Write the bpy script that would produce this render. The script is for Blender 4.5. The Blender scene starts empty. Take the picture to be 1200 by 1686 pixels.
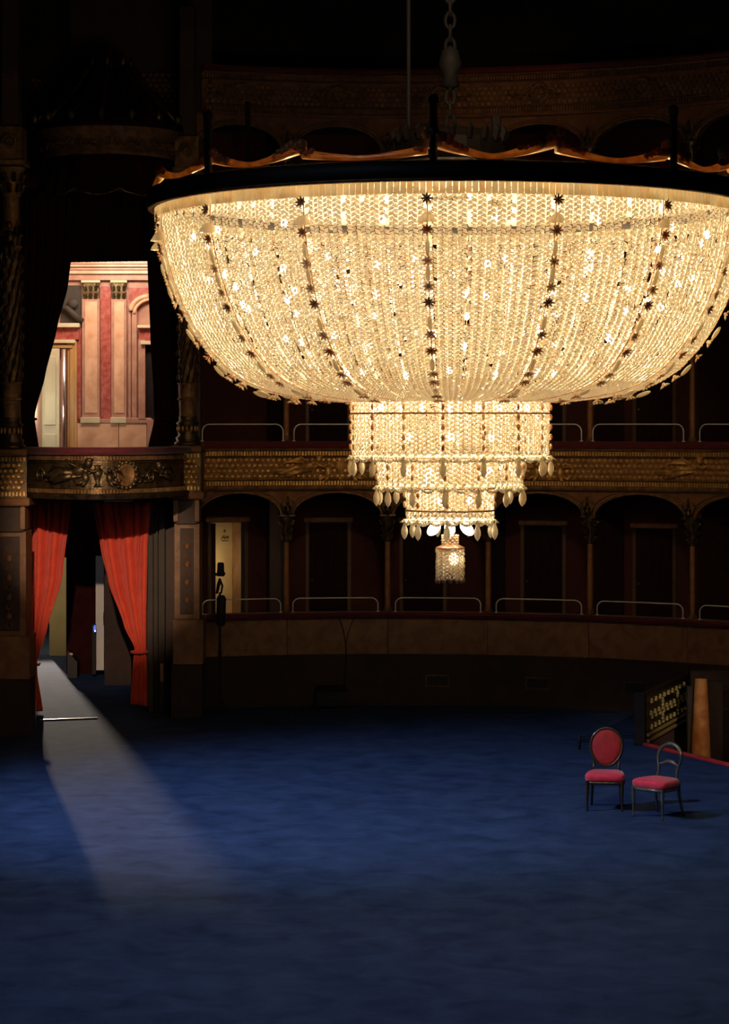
import bpy, math, random
from mathutils import Vector, Matrix
random.seed(7)
SC = bpy.context.scene
COL = SC.collection
pi = math.pi
F = 3870.0          # focal length in pixels of the 1200x1686 frame
CAMZ = 4.7          # eye height above the carpet, horizon at pixel row 700
R = math.radians

# ---------------------------------------------------------------- camera
cd = bpy.data.cameras.new('camera')
cam = bpy.data.objects.new('camera', cd); COL.objects.link(cam)
cam.location = (0, 0, CAMZ); cam.rotation_euler = (pi/2, 0, 0)
cd.sensor_fit = 'AUTO'; cd.sensor_width = 36.0
cd.lens = F/1686*36.0
cd.shift_y = -143/1686
cd.clip_start = 0.5; cd.clip_end = 200
SC.camera = cam
# ---------------------------------------------------------------- world, exposure
w = bpy.data.worlds.new('world'); SC.world = w; w.use_nodes = True
w.node_tree.nodes['Background'].inputs[0].default_value = (0.5, 0.45, 0.6, 1)
w.node_tree.nodes['Background'].inputs[1].default_value = 0.0006
SC.view_settings.view_transform = 'Standard'
SC.view_settings.look = 'None'
SC.view_settings.gamma = 1.0
SC.view_settings.use_curve_mapping = False
SC.view_settings.exposure = 0.0
SC.cycles.use_denoising = True
SC.cycles.max_bounces = 8
SC.cycles.diffuse_bounces = 4
SC.cycles.sample_clamp_indirect = 6.0
# ---------------------------------------------------------------- lamps of the stage and corridor, plus added spots
def look(o, tgt):
    d = Vector(tgt) - o.location
    o.rotation_euler = d.to_track_quat('-Z', 'Y').to_euler()
def spot(name, loc, tgt, power, color, angle, blend=0.5, radius=0.15):
    l = bpy.data.lights.new(name, 'SPOT'); l.energy = power; l.color = color
    l.spot_size = R(angle); l.spot_blend = blend; l.shadow_soft_size = radius
    o = bpy.data.objects.new(name, l); COL.objects.link(o); o.location = loc; look(o, tgt); return o
def point(name, loc, power, color, radius=0.1):
    l = bpy.data.lights.new(name, 'POINT'); l.energy = power; l.color = color; l.shadow_soft_size = radius
    o = bpy.data.objects.new(name, l); COL.objects.link(o); o.location = loc; return o
def area(name, loc, tgt, power, color, sx, sy):
    l = bpy.data.lights.new(name, 'AREA'); l.shape = 'RECTANGLE'; l.size = sx; l.size_y = sy
    l.energy = power; l.color = color
    o = bpy.data.objects.new(name, l); COL.objects.link(o); o.location = loc; look(o, tgt); return o
# cool flood on the carpet from the left of the stage grid
spot('stage_flood', (-8.8, 25.0, 10.8), (-0.6, 29.2, 0), 3900, (0.68, 0.81, 1.0), 52, 1.0, 0.5)
spot('stage_flood', (-5, 14.0, 12.8), (0, 21.5, 0), 1350, (0.58, 0.74, 1.0), 48, 1.0, 0.5)
# added warm spot, hung without a fixture, that brightens the left box
spot('added_fill_spot', (-2.4, 14.0, 7.8), (-4.15, 37.6, 2.7), 11000, (1.0, 0.70, 0.46), 8.6, 0.7, 0.08)
# added warm fill spot that brightens the tiers
spot('added_fill_spot', (1.0, 14.0, 13.0), (1.6, 38.5, 3.5), 3300, (1.0, 0.68, 0.36), 25, 0.9, 0.8)
spot('added_fill_spot', (4.5, 24.0, 11.6), (2.6, 38.6, 10.2), 520, (1.0, 0.62, 0.30), 12, 1.0, 0.2)  # added warm spot that brightens the top frieze
spot('added_screen_spot', (9.5, 20.0, 9.0), (4.75, 36.0, 0.3), 1500, (1.0, 0.76, 0.48), 8, 1.0, 0.2)  # added warm spot from the right for the gilt screen and pier
# light of the corridor that falls through the open door on the carpet
spot('corridor_lamp', (-8.25, 56.5, 3.45), (-4.4, 37.0, 0.35), 11000, (1.0, 0.82, 0.62), 22, 0.3, 0.11)

# ---------------------------------------------------------------- mesh helpers
class MB:
    def __init__(s): s.v = []; s.f = []
    def add(s, vs, fs):
        b = len(s.v); s.v += [tuple(p) for p in vs]; s.f += [tuple(i+b for i in f) for f in fs]
        return s
    def merge(s, o, fn=None):
        return s.add([fn(p) if fn else p for p in o.v], o.f)
    def map(s, fn): s.v = [tuple(fn(p)) for p in s.v]; return s
    def box(s, x0, x1, y0, y1, z0, z1, ch=0.0):
        if ch <= 0:
            return s.add([(x0,y0,z0),(x1,y0,z0),(x1,y1,z0),(x0,y1,z0),(x0,y0,z1),(x1,y0,z1),(x1,y1,z1),(x0,y1,z1)],
                  [(0,3,2,1),(4,5,6,7),(0,1,5,4),(1,2,6,5),(2,3,7,6),(3,0,4,7)])
        c = ch; vs = []
        for (z, i) in ((z0, c), (z0+c, 0), (z1-c, 0), (z1, c)):
            vs += [(x0+i,y0+i,z),(x1-i,y0+i,z),(x1-i,y1-i,z),(x0+i,y1-i,z)]
        fs = [(3,2,1,0),(12,13,14,15)]
        for k in range(3):
            for j in range(4):
                a = k*4+j; b = k*4+(j+1)%4; fs.append((a,b,b+4,a+4))
        return s.add(vs, fs)
    def lathe(s, prof, n=16, c=(0,0), a0=0, a1=2*pi, mod=None):
        full = abs(a1-a0-2*pi) < 1e-6; m = n if full else n+1
        vs = []
        for (r, z) in prof:
            for j in range(m):
                a = a0+(a1-a0)*j/n; rr = r*(mod(a, z) if mod else 1)
                vs.append((c[0]+rr*math.cos(a), c[1]+rr*math.sin(a), z))
        fs = []
        for i in range(len(prof)-1):
            for j in range(n):
                k = (j+1) % m if full else j+1
                fs.append((i*m+j, i*m+k, (i+1)*m+k, (i+1)*m+j))
        return s.add(vs, fs)
    def ell(s, c, r, n=8, k=5, M=None):
        vs = []; fs = []
        for i in range(1, k):
            t = pi*i/k
            for j in range(n):
                a = 2*pi*j/n; vs.append((math.sin(t)*math.cos(a)*r[0], math.sin(t)*math.sin(a)*r[1], math.cos(t)*r[2]))
        vs.append((0,0,r[2])); vs.append((0,0,-r[2])); T = len(vs)-2; B = T+1
        for i in range(k-2):
            for j in range(n):
                q = (j+1) % n; fs.append((i*n+j, (i+1)*n+j, (i+1)*n+q, i*n+q))
        for j in range(n):
            q = (j+1) % n; fs.append((T, j, q)); fs.append((B, (k-2)*n+q, (k-2)*n+j))
        if M: vs = [M @ Vector(p) for p in vs]
        return s.add([(p[0]+c[0], p[1]+c[1], p[2]+c[2]) for p in vs], fs)
    def tube(s, pts, r, n=6, closed=False, cap=True):
        pts = [Vector(p) for p in pts]; N = len(pts)
        rs = r if isinstance(r, (list, tuple)) else [r]*N
        vs = []; up = None
        for i, p in enumerate(pts):
            if closed: d = pts[(i+1) % N]-pts[i-1]
            else: d = pts[min(i+1, N-1)]-pts[max(i-1, 0)]
            if d.length < 1e-9: d = Vector((0,0,1))
            d.normalize()
            if up is None:
                up = Vector((0,0,1)) if abs(d.z) < 0.9 else Vector((1,0,0))
            x = up-d*up.dot(d)
            if x.length < 1e-6: x = d.orthogonal()
            x.normalize(); up = x; y = d.cross(x)
            for j in range(n):
                a = 2*pi*j/n; vs.append(p+(x*math.cos(a)+y*math.sin(a))*rs[i])
        fs = []
        for i in range(N if closed else N-1):
            q = (i+1) % N
            for j in range(n):
                k = (j+1) % n; fs.append((i*n+j, i*n+k, q*n+k, q*n+j))
        if cap and not closed:
            fs.append(tuple(range(n))[::-1]); fs.append(tuple((N-1)*n+j for j in range(n)))
        return s.add(vs, fs)
    def prism(s, poly, y0, y1):            # poly in (x,z), extruded along y
        n = len(poly)
        vs = [(x, y0, z) for x, z in poly]+[(x, y1, z) for x, z in poly]
        fs = [tuple(range(n)), tuple(range(2*n-1, n-1, -1))]
        for j in range(n):
            k = (j+1) % n; fs.append((j, j+n, k+n, k))
        return s.add(vs, fs)
    def grid(s, nu, nv, fn, cu=False):
        vs = [fn(i/nu, j/nv) for j in range(nv+1) for i in range(nu+(0 if cu else 1))]
        m = nu if cu else nu+1; fs = []
        for j in range(nv):
            for i in range(nu):
                k = (i+1) % m if cu else i+1
                fs.append((j*m+i, j*m+k, (j+1)*m+k, (j+1)*m+i))
        return s.add(vs, fs)

WLOC = {}
def props(o, label=None, cat=None, group=None, kind=None):
    if label: o['label'] = label
    if cat: o['category'] = cat
    if group: o['group'] = group
    if kind: o['kind'] = kind
    return o
def empty(name, loc, label=None, cat=None, group=None, kind=None, rz=0.0):
    o = bpy.data.objects.new(name, None); COL.objects.link(o)
    o.location = loc; o.rotation_euler = (0, 0, rz); o.empty_display_size = 0.2
    WLOC[o.name] = Vector(loc)
    return props(o, label, cat, group, kind)
def build(name, mb, mat, parent=None, smooth=False, label=None, cat=None, group=None, kind=None, local=False, org=None, bevel=0, solid=0):
    vs = [Vector(p) for p in mb.v]
    lo = Vector((min(p[i] for p in vs) for i in range(3))); hi = Vector((max(p[i] for p in vs) for i in range(3)))
    c = Vector(org) if org is not None else Vector(((lo.x+hi.x)/2, (lo.y+hi.y)/2, lo.z if parent is None else (lo.z+hi.z)/2))
    me = bpy.data.meshes.new(name)
    me.from_pydata([p-c for p in vs], [], mb.f)
    me.materials.append(mat)
    if smooth: me.polygons.foreach_set('use_smooth', [True]*len(me.polygons))
    me.update()
    o = bpy.data.objects.new(name, me); COL.objects.link(o)
    pw = WLOC[parent.name] if (parent and not local) else Vector((0,0,0))
    o.location = c-pw
    WLOC[o.name] = c if not local else (c + (WLOC.get(parent.name, Vector((0,0,0))) if parent else Vector((0,0,0))))
    if parent: o.parent = parent
    if bevel:
        b = o.modifiers.new('bevel', 'BEVEL'); b.width = bevel; b.segments = 2; b.limit_method = 'ANGLE'
    if solid:
        b = o.modifiers.new('solid', 'SOLIDIFY'); b.thickness = solid
    return props(o, label, cat, group, kind)
def inst(src, parent, loc=None, rz=None):
    c = src.copy(); COL.objects.link(c); c.parent = parent
    if loc is not None: c.location = loc
    if rz is not None: c.rotation_euler = (0, 0, rz)
    WLOC[c.name] = WLOC.get(src.name, Vector((0,0,0)))
    return c
def dup(root, loc, label, group=None):
    c = root.copy(); COL.objects.link(c); c.location = loc; c['label'] = label
    if group: c['group'] = group
    WLOC[c.name] = Vector(loc)
    for ch in list(root.children):
        d = ch.copy(); COL.objects.link(d); d.parent = c
        for g in list(ch.children):
            e = g.copy(); COL.objects.link(e); e.parent = d
    return c
def P(px, py, Y): return ((px-600)*Y/F, Y, CAMZ+(700-py)*Y/F)
def X(px, Y): return (px-600)*Y/F
def Z(py, Y): return CAMZ+(700-py)*Y/F

# ---------------------------------------------------------------- materials
def mat(name, col, rough=0.6, metal=0.0, col2=None, scale=8.0, bump=0.0, bscale=None, stretch=(1,1,1), detail=6, spec=0.5, emit=None, estr=0, sheen=0, lo=0.35, hi=0.65, coat=0):
    m = bpy.data.materials.new(name); m.use_nodes = True
    nt = m.node_tree; b = nt.nodes['Principled BSDF']
    b.inputs['Base Color'].default_value = (*col, 1); b.inputs['Roughness'].default_value = rough
    b.inputs['Metallic'].default_value = metal; b.inputs['Specular IOR Level'].default_value = spec
    b.inputs['Sheen Weight'].default_value = sheen; b.inputs['Coat Weight'].default_value = coat
    if emit: b.inputs['Emission Color'].default_value = (*emit, 1); b.inputs['Emission Strength'].default_value = estr
    tc = nt.nodes.new('ShaderNodeTexCoord'); mp = nt.nodes.new('ShaderNodeMapping'); mp.inputs['Scale'].default_value = stretch
    nt.links.new(tc.outputs['Object'], mp.inputs['Vector'])
    if col2:
        n = nt.nodes.new('ShaderNodeTexNoise'); n.inputs['Scale'].default_value = scale; n.inputs['Detail'].default_value = detail
        n.inputs['Distortion'].default_value = 0.6
        nt.links.new(mp.outputs[0], n.inputs['Vector'])
        r = nt.nodes.new('ShaderNodeValToRGB'); r.color_ramp.elements[0].color = (*col, 1); r.color_ramp.elements[1].color = (*col2, 1)
        r.color_ramp.elements[0].position = lo; r.color_ramp.elements[1].position = hi
        nt.links.new(n.outputs['Fac'], r.inputs['Fac']); nt.links.new(r.outputs['Color'], b.inputs['Base Color'])
    if bump:
        n2 = nt.nodes.new('ShaderNodeTexNoise'); n2.inputs['Scale'].default_value = bscale or scale*3; n2.inputs['Detail'].default_value = 4
        nt.links.new(mp.outputs[0], n2.inputs['Vector'])
        bp = nt.nodes.new('ShaderNodeBump'); bp.inputs['Strength'].default_value = bump; bp.inputs['Distance'].default_value = 0.02
        nt.links.new(n2.outputs['Fac'], bp.inputs['Height']); nt.links.new(bp.outputs['Normal'], b.inputs['Normal'])
    return m
def shell(name, col, trans=0.5, gloss=0.12, tint=None, clear=0.0):
    m = bpy.data.materials.new(name); m.use_nodes = True; nt = m.node_tree; nt.nodes.clear()
    out = nt.nodes.new('ShaderNodeOutputMaterial')
    d = nt.nodes.new('ShaderNodeBsdfDiffuse'); t = nt.nodes.new('ShaderNodeBsdfTranslucent'); g = nt.nodes.new('ShaderNodeBsdfGlossy')
    tc = nt.nodes.new('ShaderNodeTexCoord'); n = nt.nodes.new('ShaderNodeTexNoise'); n.inputs['Scale'].default_value = 9; n.inputs['Detail'].default_value = 4
    r = nt.nodes.new('ShaderNodeValToRGB'); r.color_ramp.elements[0].color = (*(tint or col), 1); r.color_ramp.elements[1].color = (*col, 1)
    r.color_ramp.elements[0].position = 0.3; r.color_ramp.elements[1].position = 0.6
    L = nt.links.new; L(tc.outputs['Object'], n.inputs['Vector']); L(n.outputs['Fac'], r.inputs['Fac'])
    L(r.outputs['Color'], d.inputs['Color']); L(r.outputs['Color'], t.inputs['Color'])
    g.inputs['Roughness'].default_value = 0.18; g.inputs['Color'].default_value = (1, 0.97, 0.9, 1)
    m1 = nt.nodes.new('ShaderNodeMixShader'); m1.inputs[0].default_value = trans; L(d.outputs[0], m1.inputs[1]); L(t.outputs[0], m1.inputs[2])
    m2 = nt.nodes.new('ShaderNodeMixShader'); m2.inputs[0].default_value = gloss; L(m1.outputs[0], m2.inputs[1]); L(g.outputs[0], m2.inputs[2])
    last = m2
    if clear:
        tr = nt.nodes.new('ShaderNodeBsdfTransparent'); tr.inputs['Color'].default_value = (*col, 1)
        m3 = nt.nodes.new('ShaderNodeMixShader'); m3.inputs[0].default_value = clear; L(last.outputs[0], m3.inputs[1]); L(tr.outputs[0], m3.inputs[2]); last = m3
    L(last.outputs[0], out.inputs[0]); return m
M = {}
M['carpet'] = mat('blue_carpet', (0.013, 0.034, 0.118), 0.95, 0, (0.038, 0.076, 0.215), 2.3, 0.35, 60, (1.0, 1.0, 1), 10, 0.15, lo=0.3, hi=0.72)
M['wood_dark'] = mat('dark_brown_paint', (0.06, 0.028, 0.014), 0.6, 0, (0.035, 0.014, 0.009), 3, 0.1)
M['base'] = mat('dark_red_marble', (0.022, 0.008, 0.006), 0.7, 0, (0.040, 0.015, 0.010), 4, 0.1, 20)
M['marble'] = mat('brown_veined_marble', (0.20, 0.088, 0.036), 0.5, 0, (0.30, 0.150, 0.062), 5, 0.05, 20)
M['marble_orange'] = mat('orange_veined_marble', (0.62, 0.19, 0.06), 0.35, 0, (0.85, 0.40, 0.14), 5, 0.05, 20)
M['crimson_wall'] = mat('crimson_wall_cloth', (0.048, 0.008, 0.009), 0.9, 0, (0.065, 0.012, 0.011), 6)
M['velvet'] = mat('crimson_velvet', (0.10, 0.008, 0.016), 0.8, 0, (0.14, 0.012, 0.02), 10, 0.2, 40, sheen=0.2)
M['velvet_dark'] = mat('dark_oxblood_velvet', (0.022, 0.004, 0.005), 0.95, 0, (0.035, 0.006, 0.008), 5, spec=0.1)
M['curtain'] = mat('bright_red_curtain_cloth', (0.80, 0.070, 0.03), 0.75, 0, (0.90, 0.095, 0.04), 5, 0.1, 30, sheen=0.2)
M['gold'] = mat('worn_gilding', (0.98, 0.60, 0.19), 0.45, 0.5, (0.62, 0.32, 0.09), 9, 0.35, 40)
M['gold_dim'] = mat('darker_gilding', (0.34, 0.18, 0.07), 0.6, 0.4, (0.16, 0.08, 0.03), 7, 0.3, 40)  # darker version of the gilding colour
M['gold_black'] = mat('dark_bronze_and_shade', (0.20, 0.14, 0.07), 0.42, 0.8, (0.07, 0.045, 0.025), 7, 0.3, 40)  # bronze colour, also stands in for shade on capitals and scale gaps
M['brass'] = mat('brass_glint_white', (1.0, 0.98, 0.95), 0.22, 0.1, (0.9, 0.86, 0.8), 3)  # white base colour stands in for the glint on the brass
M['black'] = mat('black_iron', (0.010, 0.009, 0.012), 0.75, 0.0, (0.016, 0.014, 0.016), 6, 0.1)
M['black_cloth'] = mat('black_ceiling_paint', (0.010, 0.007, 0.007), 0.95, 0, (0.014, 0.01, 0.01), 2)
M['pink'] = mat('peach_veined_marble', (0.66, 0.36, 0.22), 0.35, 0, (0.84, 0.53, 0.36), 4, 0.04, 20)
M['rose'] = mat('rose_marble_trim', (0.42, 0.21, 0.15), 0.4, 0, (0.55, 0.30, 0.22), 5)
M['redmarble'] = mat('red_jasper_marble', (0.34, 0.06, 0.045), 0.35, 0, (0.52, 0.15, 0.12), 12)
M['woodgold'] = mat('honey_wood_moulding', (0.62, 0.36, 0.13), 0.4, 0, (0.5, 0.27, 0.1), 4, stretch=(4,4,0.5))
M['cream'] = mat('cream_painted_plaster', (0.62, 0.56, 0.38), 0.8, 0, (0.70, 0.63, 0.43), 2)
M['cream2'] = mat('warm_cream_wall', (0.72, 0.55, 0.27), 0.8, 0, (0.66, 0.48, 0.24), 3)
M['white'] = mat('white_lacquered_wood', (0.7, 0.67, 0.66), 0.45, 0, (0.62, 0.6, 0.6), 2)
M['grey_wood'] = mat('grey_painted_wood', (0.06, 0.048, 0.038), 0.7, 0, (0.045, 0.036, 0.03), 3)
M['door'] = mat('dark_mahogany_door', (0.016, 0.006, 0.005), 0.8, 0, (0.024, 0.008, 0.006), 5, spec=0.1, stretch=(5,5,0.6))
M['frame'] = mat('dull_gilt_door_frame', (0.12, 0.06, 0.03), 0.55, 0.1, (0.08, 0.04, 0.02), 8)
M['lintel'] = mat('gilt_door_lintel', (0.36, 0.17, 0.07), 0.5, 0.1, (0.24, 0.11, 0.045), 8)
M['shaft'] = mat('ochre_column_shaft', (0.36, 0.16, 0.055), 0.5, 0, (0.24, 0.10, 0.035), 8)
M['spandrel'] = mat('ochre_painted_spandrel', (0.17, 0.062, 0.02), 0.7, 0, (0.26, 0.11, 0.035), 6, 0.1, 20)
M['steel'] = mat('brushed_steel', (0.75, 0.76, 0.8), 0.25, 1.0, (0.6, 0.6, 0.65), 4)
M['chair_seat'] = mat('raspberry_velvet', (0.75, 0.02, 0.10), 0.7, 0, (0.85, 0.035, 0.13), 12, 0.2, 60, sheen=0.5)
M['chair_back'] = mat('deep_red_velvet', (0.34, 0.008, 0.022), 0.75, 0, (0.42, 0.012, 0.03), 12, 0.2, 60, sheen=0.3)
M['chair_wood'] = mat('dark_walnut', (0.055, 0.038, 0.026), 0.3, 0, (0.035, 0.022, 0.016), 8, stretch=(3,3,1), coat=0.5)
M['chair_wood2'] = mat('black_lacquer_with_sheen', (0.13, 0.14, 0.12), 0.22, 0, (0.07, 0.075, 0.07), 8, coat=1.0)  # base lightened to carry the whitish sheen of the lacquer
M['crystal'] = shell('frosted_cut_crystal', (0.98, 0.95, 0.88), 0.5, 0.10, (0.95, 0.87, 0.74))
M['link'] = mat('bronze_gap_links', (0.22, 0.10, 0.04), 0.5, 0.3, (0.12, 0.05, 0.02), 20)  # brown link colour stands in for the dim gaps between beads
M['crystal_clear'] = shell('clear_cut_crystal', (0.97, 0.88, 0.70), 0.4, 0.25, (0.93, 0.80, 0.58), 0.25)
M['amber'] = shell('amber_glass_leaf', (0.70, 0.40, 0.20), 0.5, 0.15, (0.45, 0.20, 0.10))
M['drop'] = shell('cut_glass_drop', (1.0, 0.91, 0.72), 0.72, 0.2, (0.96, 0.88, 0.74))
M['leaf'] = shell('pale_amber_glass', (0.92, 0.74, 0.52), 0.5, 0.12, (0.75, 0.48, 0.30))
M['smoke'] = shell('smoky_brown_glass', (0.50, 0.30, 0.17), 0.5, 0.15, (0.30, 0.15, 0.08))
M['flute'] = shell('fluted_glass_band', (0.98, 0.93, 0.80), 0.65, 0.06, (0.95, 0.80, 0.58))
M['fabric'] = shell('golden_leaf_garland', (0.92, 0.58, 0.24), 0.55, 0.10, (0.6, 0.30, 0.10))
M['bulb'] = mat('lit_frosted_bulb', (1, 0.9, 0.7), 0.4, emit=(1.0, 0.75, 0.42), estr=345)
M['bulb_soft'] = mat('lit_opal_bulb', (1, 0.9, 0.7), 0.4, emit=(1.0, 0.86, 0.62), estr=6)
M['blue_light'] = mat('lit_blue_indicator', (0.1, 0.2, 1), 0.4, emit=(0.05, 0.14, 0.8), estr=1)
M['white_light'] = mat('lit_white_indicator', (0.1, 0.2, 1), 0.4, emit=(0.8, 0.85, 1.0), estr=3)
M['rim'] = mat('dark_bronze_rim', (0.02, 0.014, 0.014), 0.6, 0.2, (0.014, 0.01, 0.01), 6)
M['ink'] = mat('brown_ink', (0.16, 0.09, 0.04), 0.8)
M['screen_gold'] = mat('old_gold_ornament', (0.95, 0.82, 0.42), 0.45, 0.2, (0.85, 0.7, 0.3), 6)
M['bars'] = mat('dull_gold_moulding', (0.80, 0.62, 0.30), 0.5, 0.2, (0.65, 0.48, 0.22), 6)
M['lacquer'] = mat('black_lacquer', (0.012, 0.008, 0.010), 0.4, 0, (0.02, 0.012, 0.014), 5)

# ---------------------------------------------------------------- plan of the curved auditorium
CX0, CY0, RW = 0.41, 31.0, 8.5
def ang(px, r=RW):
    lo, hi = -1.25, 1.25
    for _ in range(50):
        m_ = (lo+hi)/2
        if 600+F*(CX0+r*math.sin(m_))/(CY0+r*math.cos(m_)) < px: lo = m_
        else: hi = m_
    return (lo+hi)/2
def pol(a, r, z=0.0): return (CX0+r*math.sin(a), CY0+r*math.cos(a), z)
def curved(p, a0=0.0):      # (u along wall, w towards hall, z) -> world
    return pol(a0+p[0]/RW, RW-p[1], p[2])
def sweep(mb, a0, a1, prof, n=40, closed=True):   # prof list of (offset towards hall, z)
    m_ = len(prof); vs = []
    for i in range(n+1):
        a = a0+(a1-a0)*i/n
        for (o, z) in prof: vs.append(pol(a, RW-o, z))
    fs = []
    for i in range(n):
        for j in range(m_ if closed else m_-1):
            k = (j+1) % m_; fs.append((i*m_+j, (i+1)*m_+j, (i+1)*m_+k, i*m_+k))
    if closed:
        fs.append(tuple(range(m_))); fs.append(tuple(n*m_+j for j in range(m_-1, -1, -1)))
    return mb.add(vs, fs)

# ================================================================= SETTING
# floor: carpet in front of the tiers, cut off at the lower right
fp = [(-14, 6), (14, 6), (14, 14), (7.6, 26.6), X(1200, 32.4), X(1060, 34.45)]
edge = [(-14, 6), (14, 6), (14, 12.2), (X(1200,32.36), 32.36), (X(1060,34.45), 34.45), (X(1137,37.7), 37.75), (6.0, 38.6), (6.0, 46), (-7.4, 60), (-14, 60)]
m = MB(); n_ = len(edge)
m.add([(x, y, 0) for x, y in edge]+[(x, y, -0.12) for x, y in edge],
      [tuple(range(n_)), tuple(range(2*n_-1, n_-1, -1))]+[(j, j+n_, (j+1) % n_+n_, (j+1) % n_) for j in range(n_)])
build('floor', m, M['carpet'], kind='structure', label='blue carpeted floor of the hall', org=(0,30,0))
# lower floor in the sunken passage at the right
m = MB(); m.box(2.5, 16, 12, 46, -1.5, -1.4)
build('floor_sunken', m, M['base'], kind='structure')
m = MB()
pts = []
for i in range(13):
    t = i/12; p0 = Vector((X(1060,34.45), 34.45, 0.02)); p1 = Vector((X(1200,32.36), 32.36, 0.02))
    q = p0+(p1-p0)*t*1.25; pts.append((q.x, q.y, 0.02))
m.tube(pts, 0.035, 8); build('trim_1', m, mat('red_velvet_edging', (0.5,0.03,0.035), 0.7, 0, (0.4,0.02,0.03), 9), kind='structure', label='red padded edging along the carpet edge', smooth=True)
# ceiling far above
m = MB(); m.box(-16, 16, 8, 48, 13.2, 13.4); build('ceiling', m, M['black_cloth'], kind='structure')

A_L, A_R = ang(331), ang(1330)
COLPX = [472, 638, 803, 970, 1138, 1306]
CA = [ang(p) for p in COLPX]
wall = empty('wall_back', pol(0, RW), kind='structure')
def tier_wall(z0, z1):
    # crimson rear wall of the boxes, partitions, ceiling of each tier
    if z0 == 1.0:
        p_, q_ = ang(342, RW+1.9), ang(407, RW+1.9); m = MB()
        sweep(m, p_, q_, [(-1.9, 3.0), (-2.0, 3.0), (-2.0, z1), (-1.9, z1)], 4); sweep(m, A_L-0.06, p_, [(-1.9, z0), (-2.0, z0), (-2.0, z1), (-1.9, z1)], 4)
        sweep(m, q_, A_R, [(-1.9, z0), (-2.0, z0), (-2.0, z1), (-1.9, z1)], 40)
    else:
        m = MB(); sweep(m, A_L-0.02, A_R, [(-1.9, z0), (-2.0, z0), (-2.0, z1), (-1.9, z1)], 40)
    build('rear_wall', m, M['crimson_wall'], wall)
    m = MB(); sweep(m, A_L-0.02, A_R, [(-0.05, z0-0.02), (-1.9, z0-0.02), (-1.9, z0+0.02), (-0.05, z0+0.02)], 40)
    build('box_floor', m, M['crimson_wall'], wall)
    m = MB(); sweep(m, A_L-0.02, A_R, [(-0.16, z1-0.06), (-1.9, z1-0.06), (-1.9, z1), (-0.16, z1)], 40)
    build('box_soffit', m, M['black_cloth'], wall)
    for a in CA[:5]:
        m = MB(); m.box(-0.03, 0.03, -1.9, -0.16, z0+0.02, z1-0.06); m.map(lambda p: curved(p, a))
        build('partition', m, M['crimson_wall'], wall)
TZ = [(1.0, 3.64), (4.0, 6.72), (7.1, 9.86)]
for z0, z1 in TZ: tier_wall(z0, z1)
# rear wall piece with hole for the open doorway of the first lower box is made by a second corridor wall further back
# base wall (dark) up to the marble band
m = MB(); sweep(m, A_L, ang(1143), [(0, -0.1), (-0.3, -0.1), (-0.3, 0.86), (0, 0.86)], 40); build('base_wall', m, M['base'], wall)
m = MB(); sweep(m, ang(1143), A_R, [(0, 0.70), (-0.3, 0.70), (-0.3, 0.86), (0, 0.86)], 8); build('lintel', m, M['base'], wall)
m = MB(); sweep(m, ang(1165), A_R, [(0.04, 0.62), (-0.3, 0.62), (-0.3, 0.70), (0.04, 0.70)], 8); build('gilt_lintel', m, M['gold_dim'], wall)
m = MB(); sweep(m, A_L, ang(1143), [(0.05, 0.0), (0, 0.0), (0, 0.05), (0.05, 0.05)], 40); build('baseboard_back', m, M['base'], kind='structure')
# marble parapet slabs, one per bay
mp = empty('trim_2', pol(0, RW, 0.86), kind='structure', label='brown marble parapet band of the lowest tier')
sl = [A_L]+CA[:4]+[ang(1133), A_R]
for i in range(6):
    m = MB(); sweep(m, sl[i]+0.0007, sl[i+1]-0.0007, [(0.03, 0.86), (-0.2, 0.86), (-0.2, 1.47), (0.03, 1.47)], 10)
    build('marble_slab', m, M['marble'], mp)
# velvet arm rests
def armrest(name, z, label, t=0.09):
    m = MB(); sweep(m, A_L, A_R, [(0.14, z), (0.16, z+t/2), (0.13, z+t), (-0.14, z+t), (-0.14, z)], 48)
    build(name, m, M['velvet'], kind='structure', label=label)
armrest('trim_3', 1.475, 'crimson velvet arm rest along the lowest tier')
armrest('trim_4', 4.32, 'crimson velvet arm rest along the gilded tier', 0.11)
armrest('trim_5', 7.40, 'crimson velvet arm rest of the middle tier')
armrest('trim_6', 10.58, 'crimson velvet arm rest of the top tier')
# wall above the top tier
m = MB(); sweep(m, -1.2, 1.2, [(-1.0, 10.4), (-1.2, 10.4), (-1.2, 13.2), (-1.0, 13.2)], 40); build('upper_wall', m, M['black_cloth'], wall)

# --- fascias
def dentils(mb, u0, u1, z, h, w0, fn, pitch=0.05):
    n = int((u1-u0)/pitch)
    for i in range(n):
        u = u0+(i+0.5)*(u1-u0)/n; t = MB(); t.box(u-pitch*0.30, u+pitch*0.30, w0-0.02, w0+0.035, z-h/2, z+h/2)
        mb.merge(t, fn)
def scales(mb, u0, u1, z0, z1, w0, fn, pu=0.094, pz=0.088):
    rows = max(1, int(round((z1-z0)/pz))); n = int((u1-u0)/pu)
    for r_ in range(rows):
        for i in range(n):
            u = u0+(i+(0.5 if r_ % 2 else 0.0)+0.25)*(u1-u0)/(n+0.5); z = z0+(r_+0.5)*(z1-z0)/rows
            a = pu*0.48; b = (z1-z0)/rows*0.47; d = 0.030+0.014*random.random(); vs = []
            for k in range(6):
                an = pi/6+k*pi/3; vs.append((u+a*math.cos(an), w0, z+b*math.sin(an)))
            for k in range(6):
                an = pi/6+k*pi/3; vs.append((u+a*0.55*math.cos(an)+random.uniform(-.006,.006), w0+d, z+b*0.55*math.sin(an)+0.006))
            t = MB(); t.add(vs, [(6,7,8,9,10,11)]+[(k, (k+1) % 6, (k+1) % 6+6, k+6) for k in range(6)]); mb.merge(t, fn)
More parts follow.
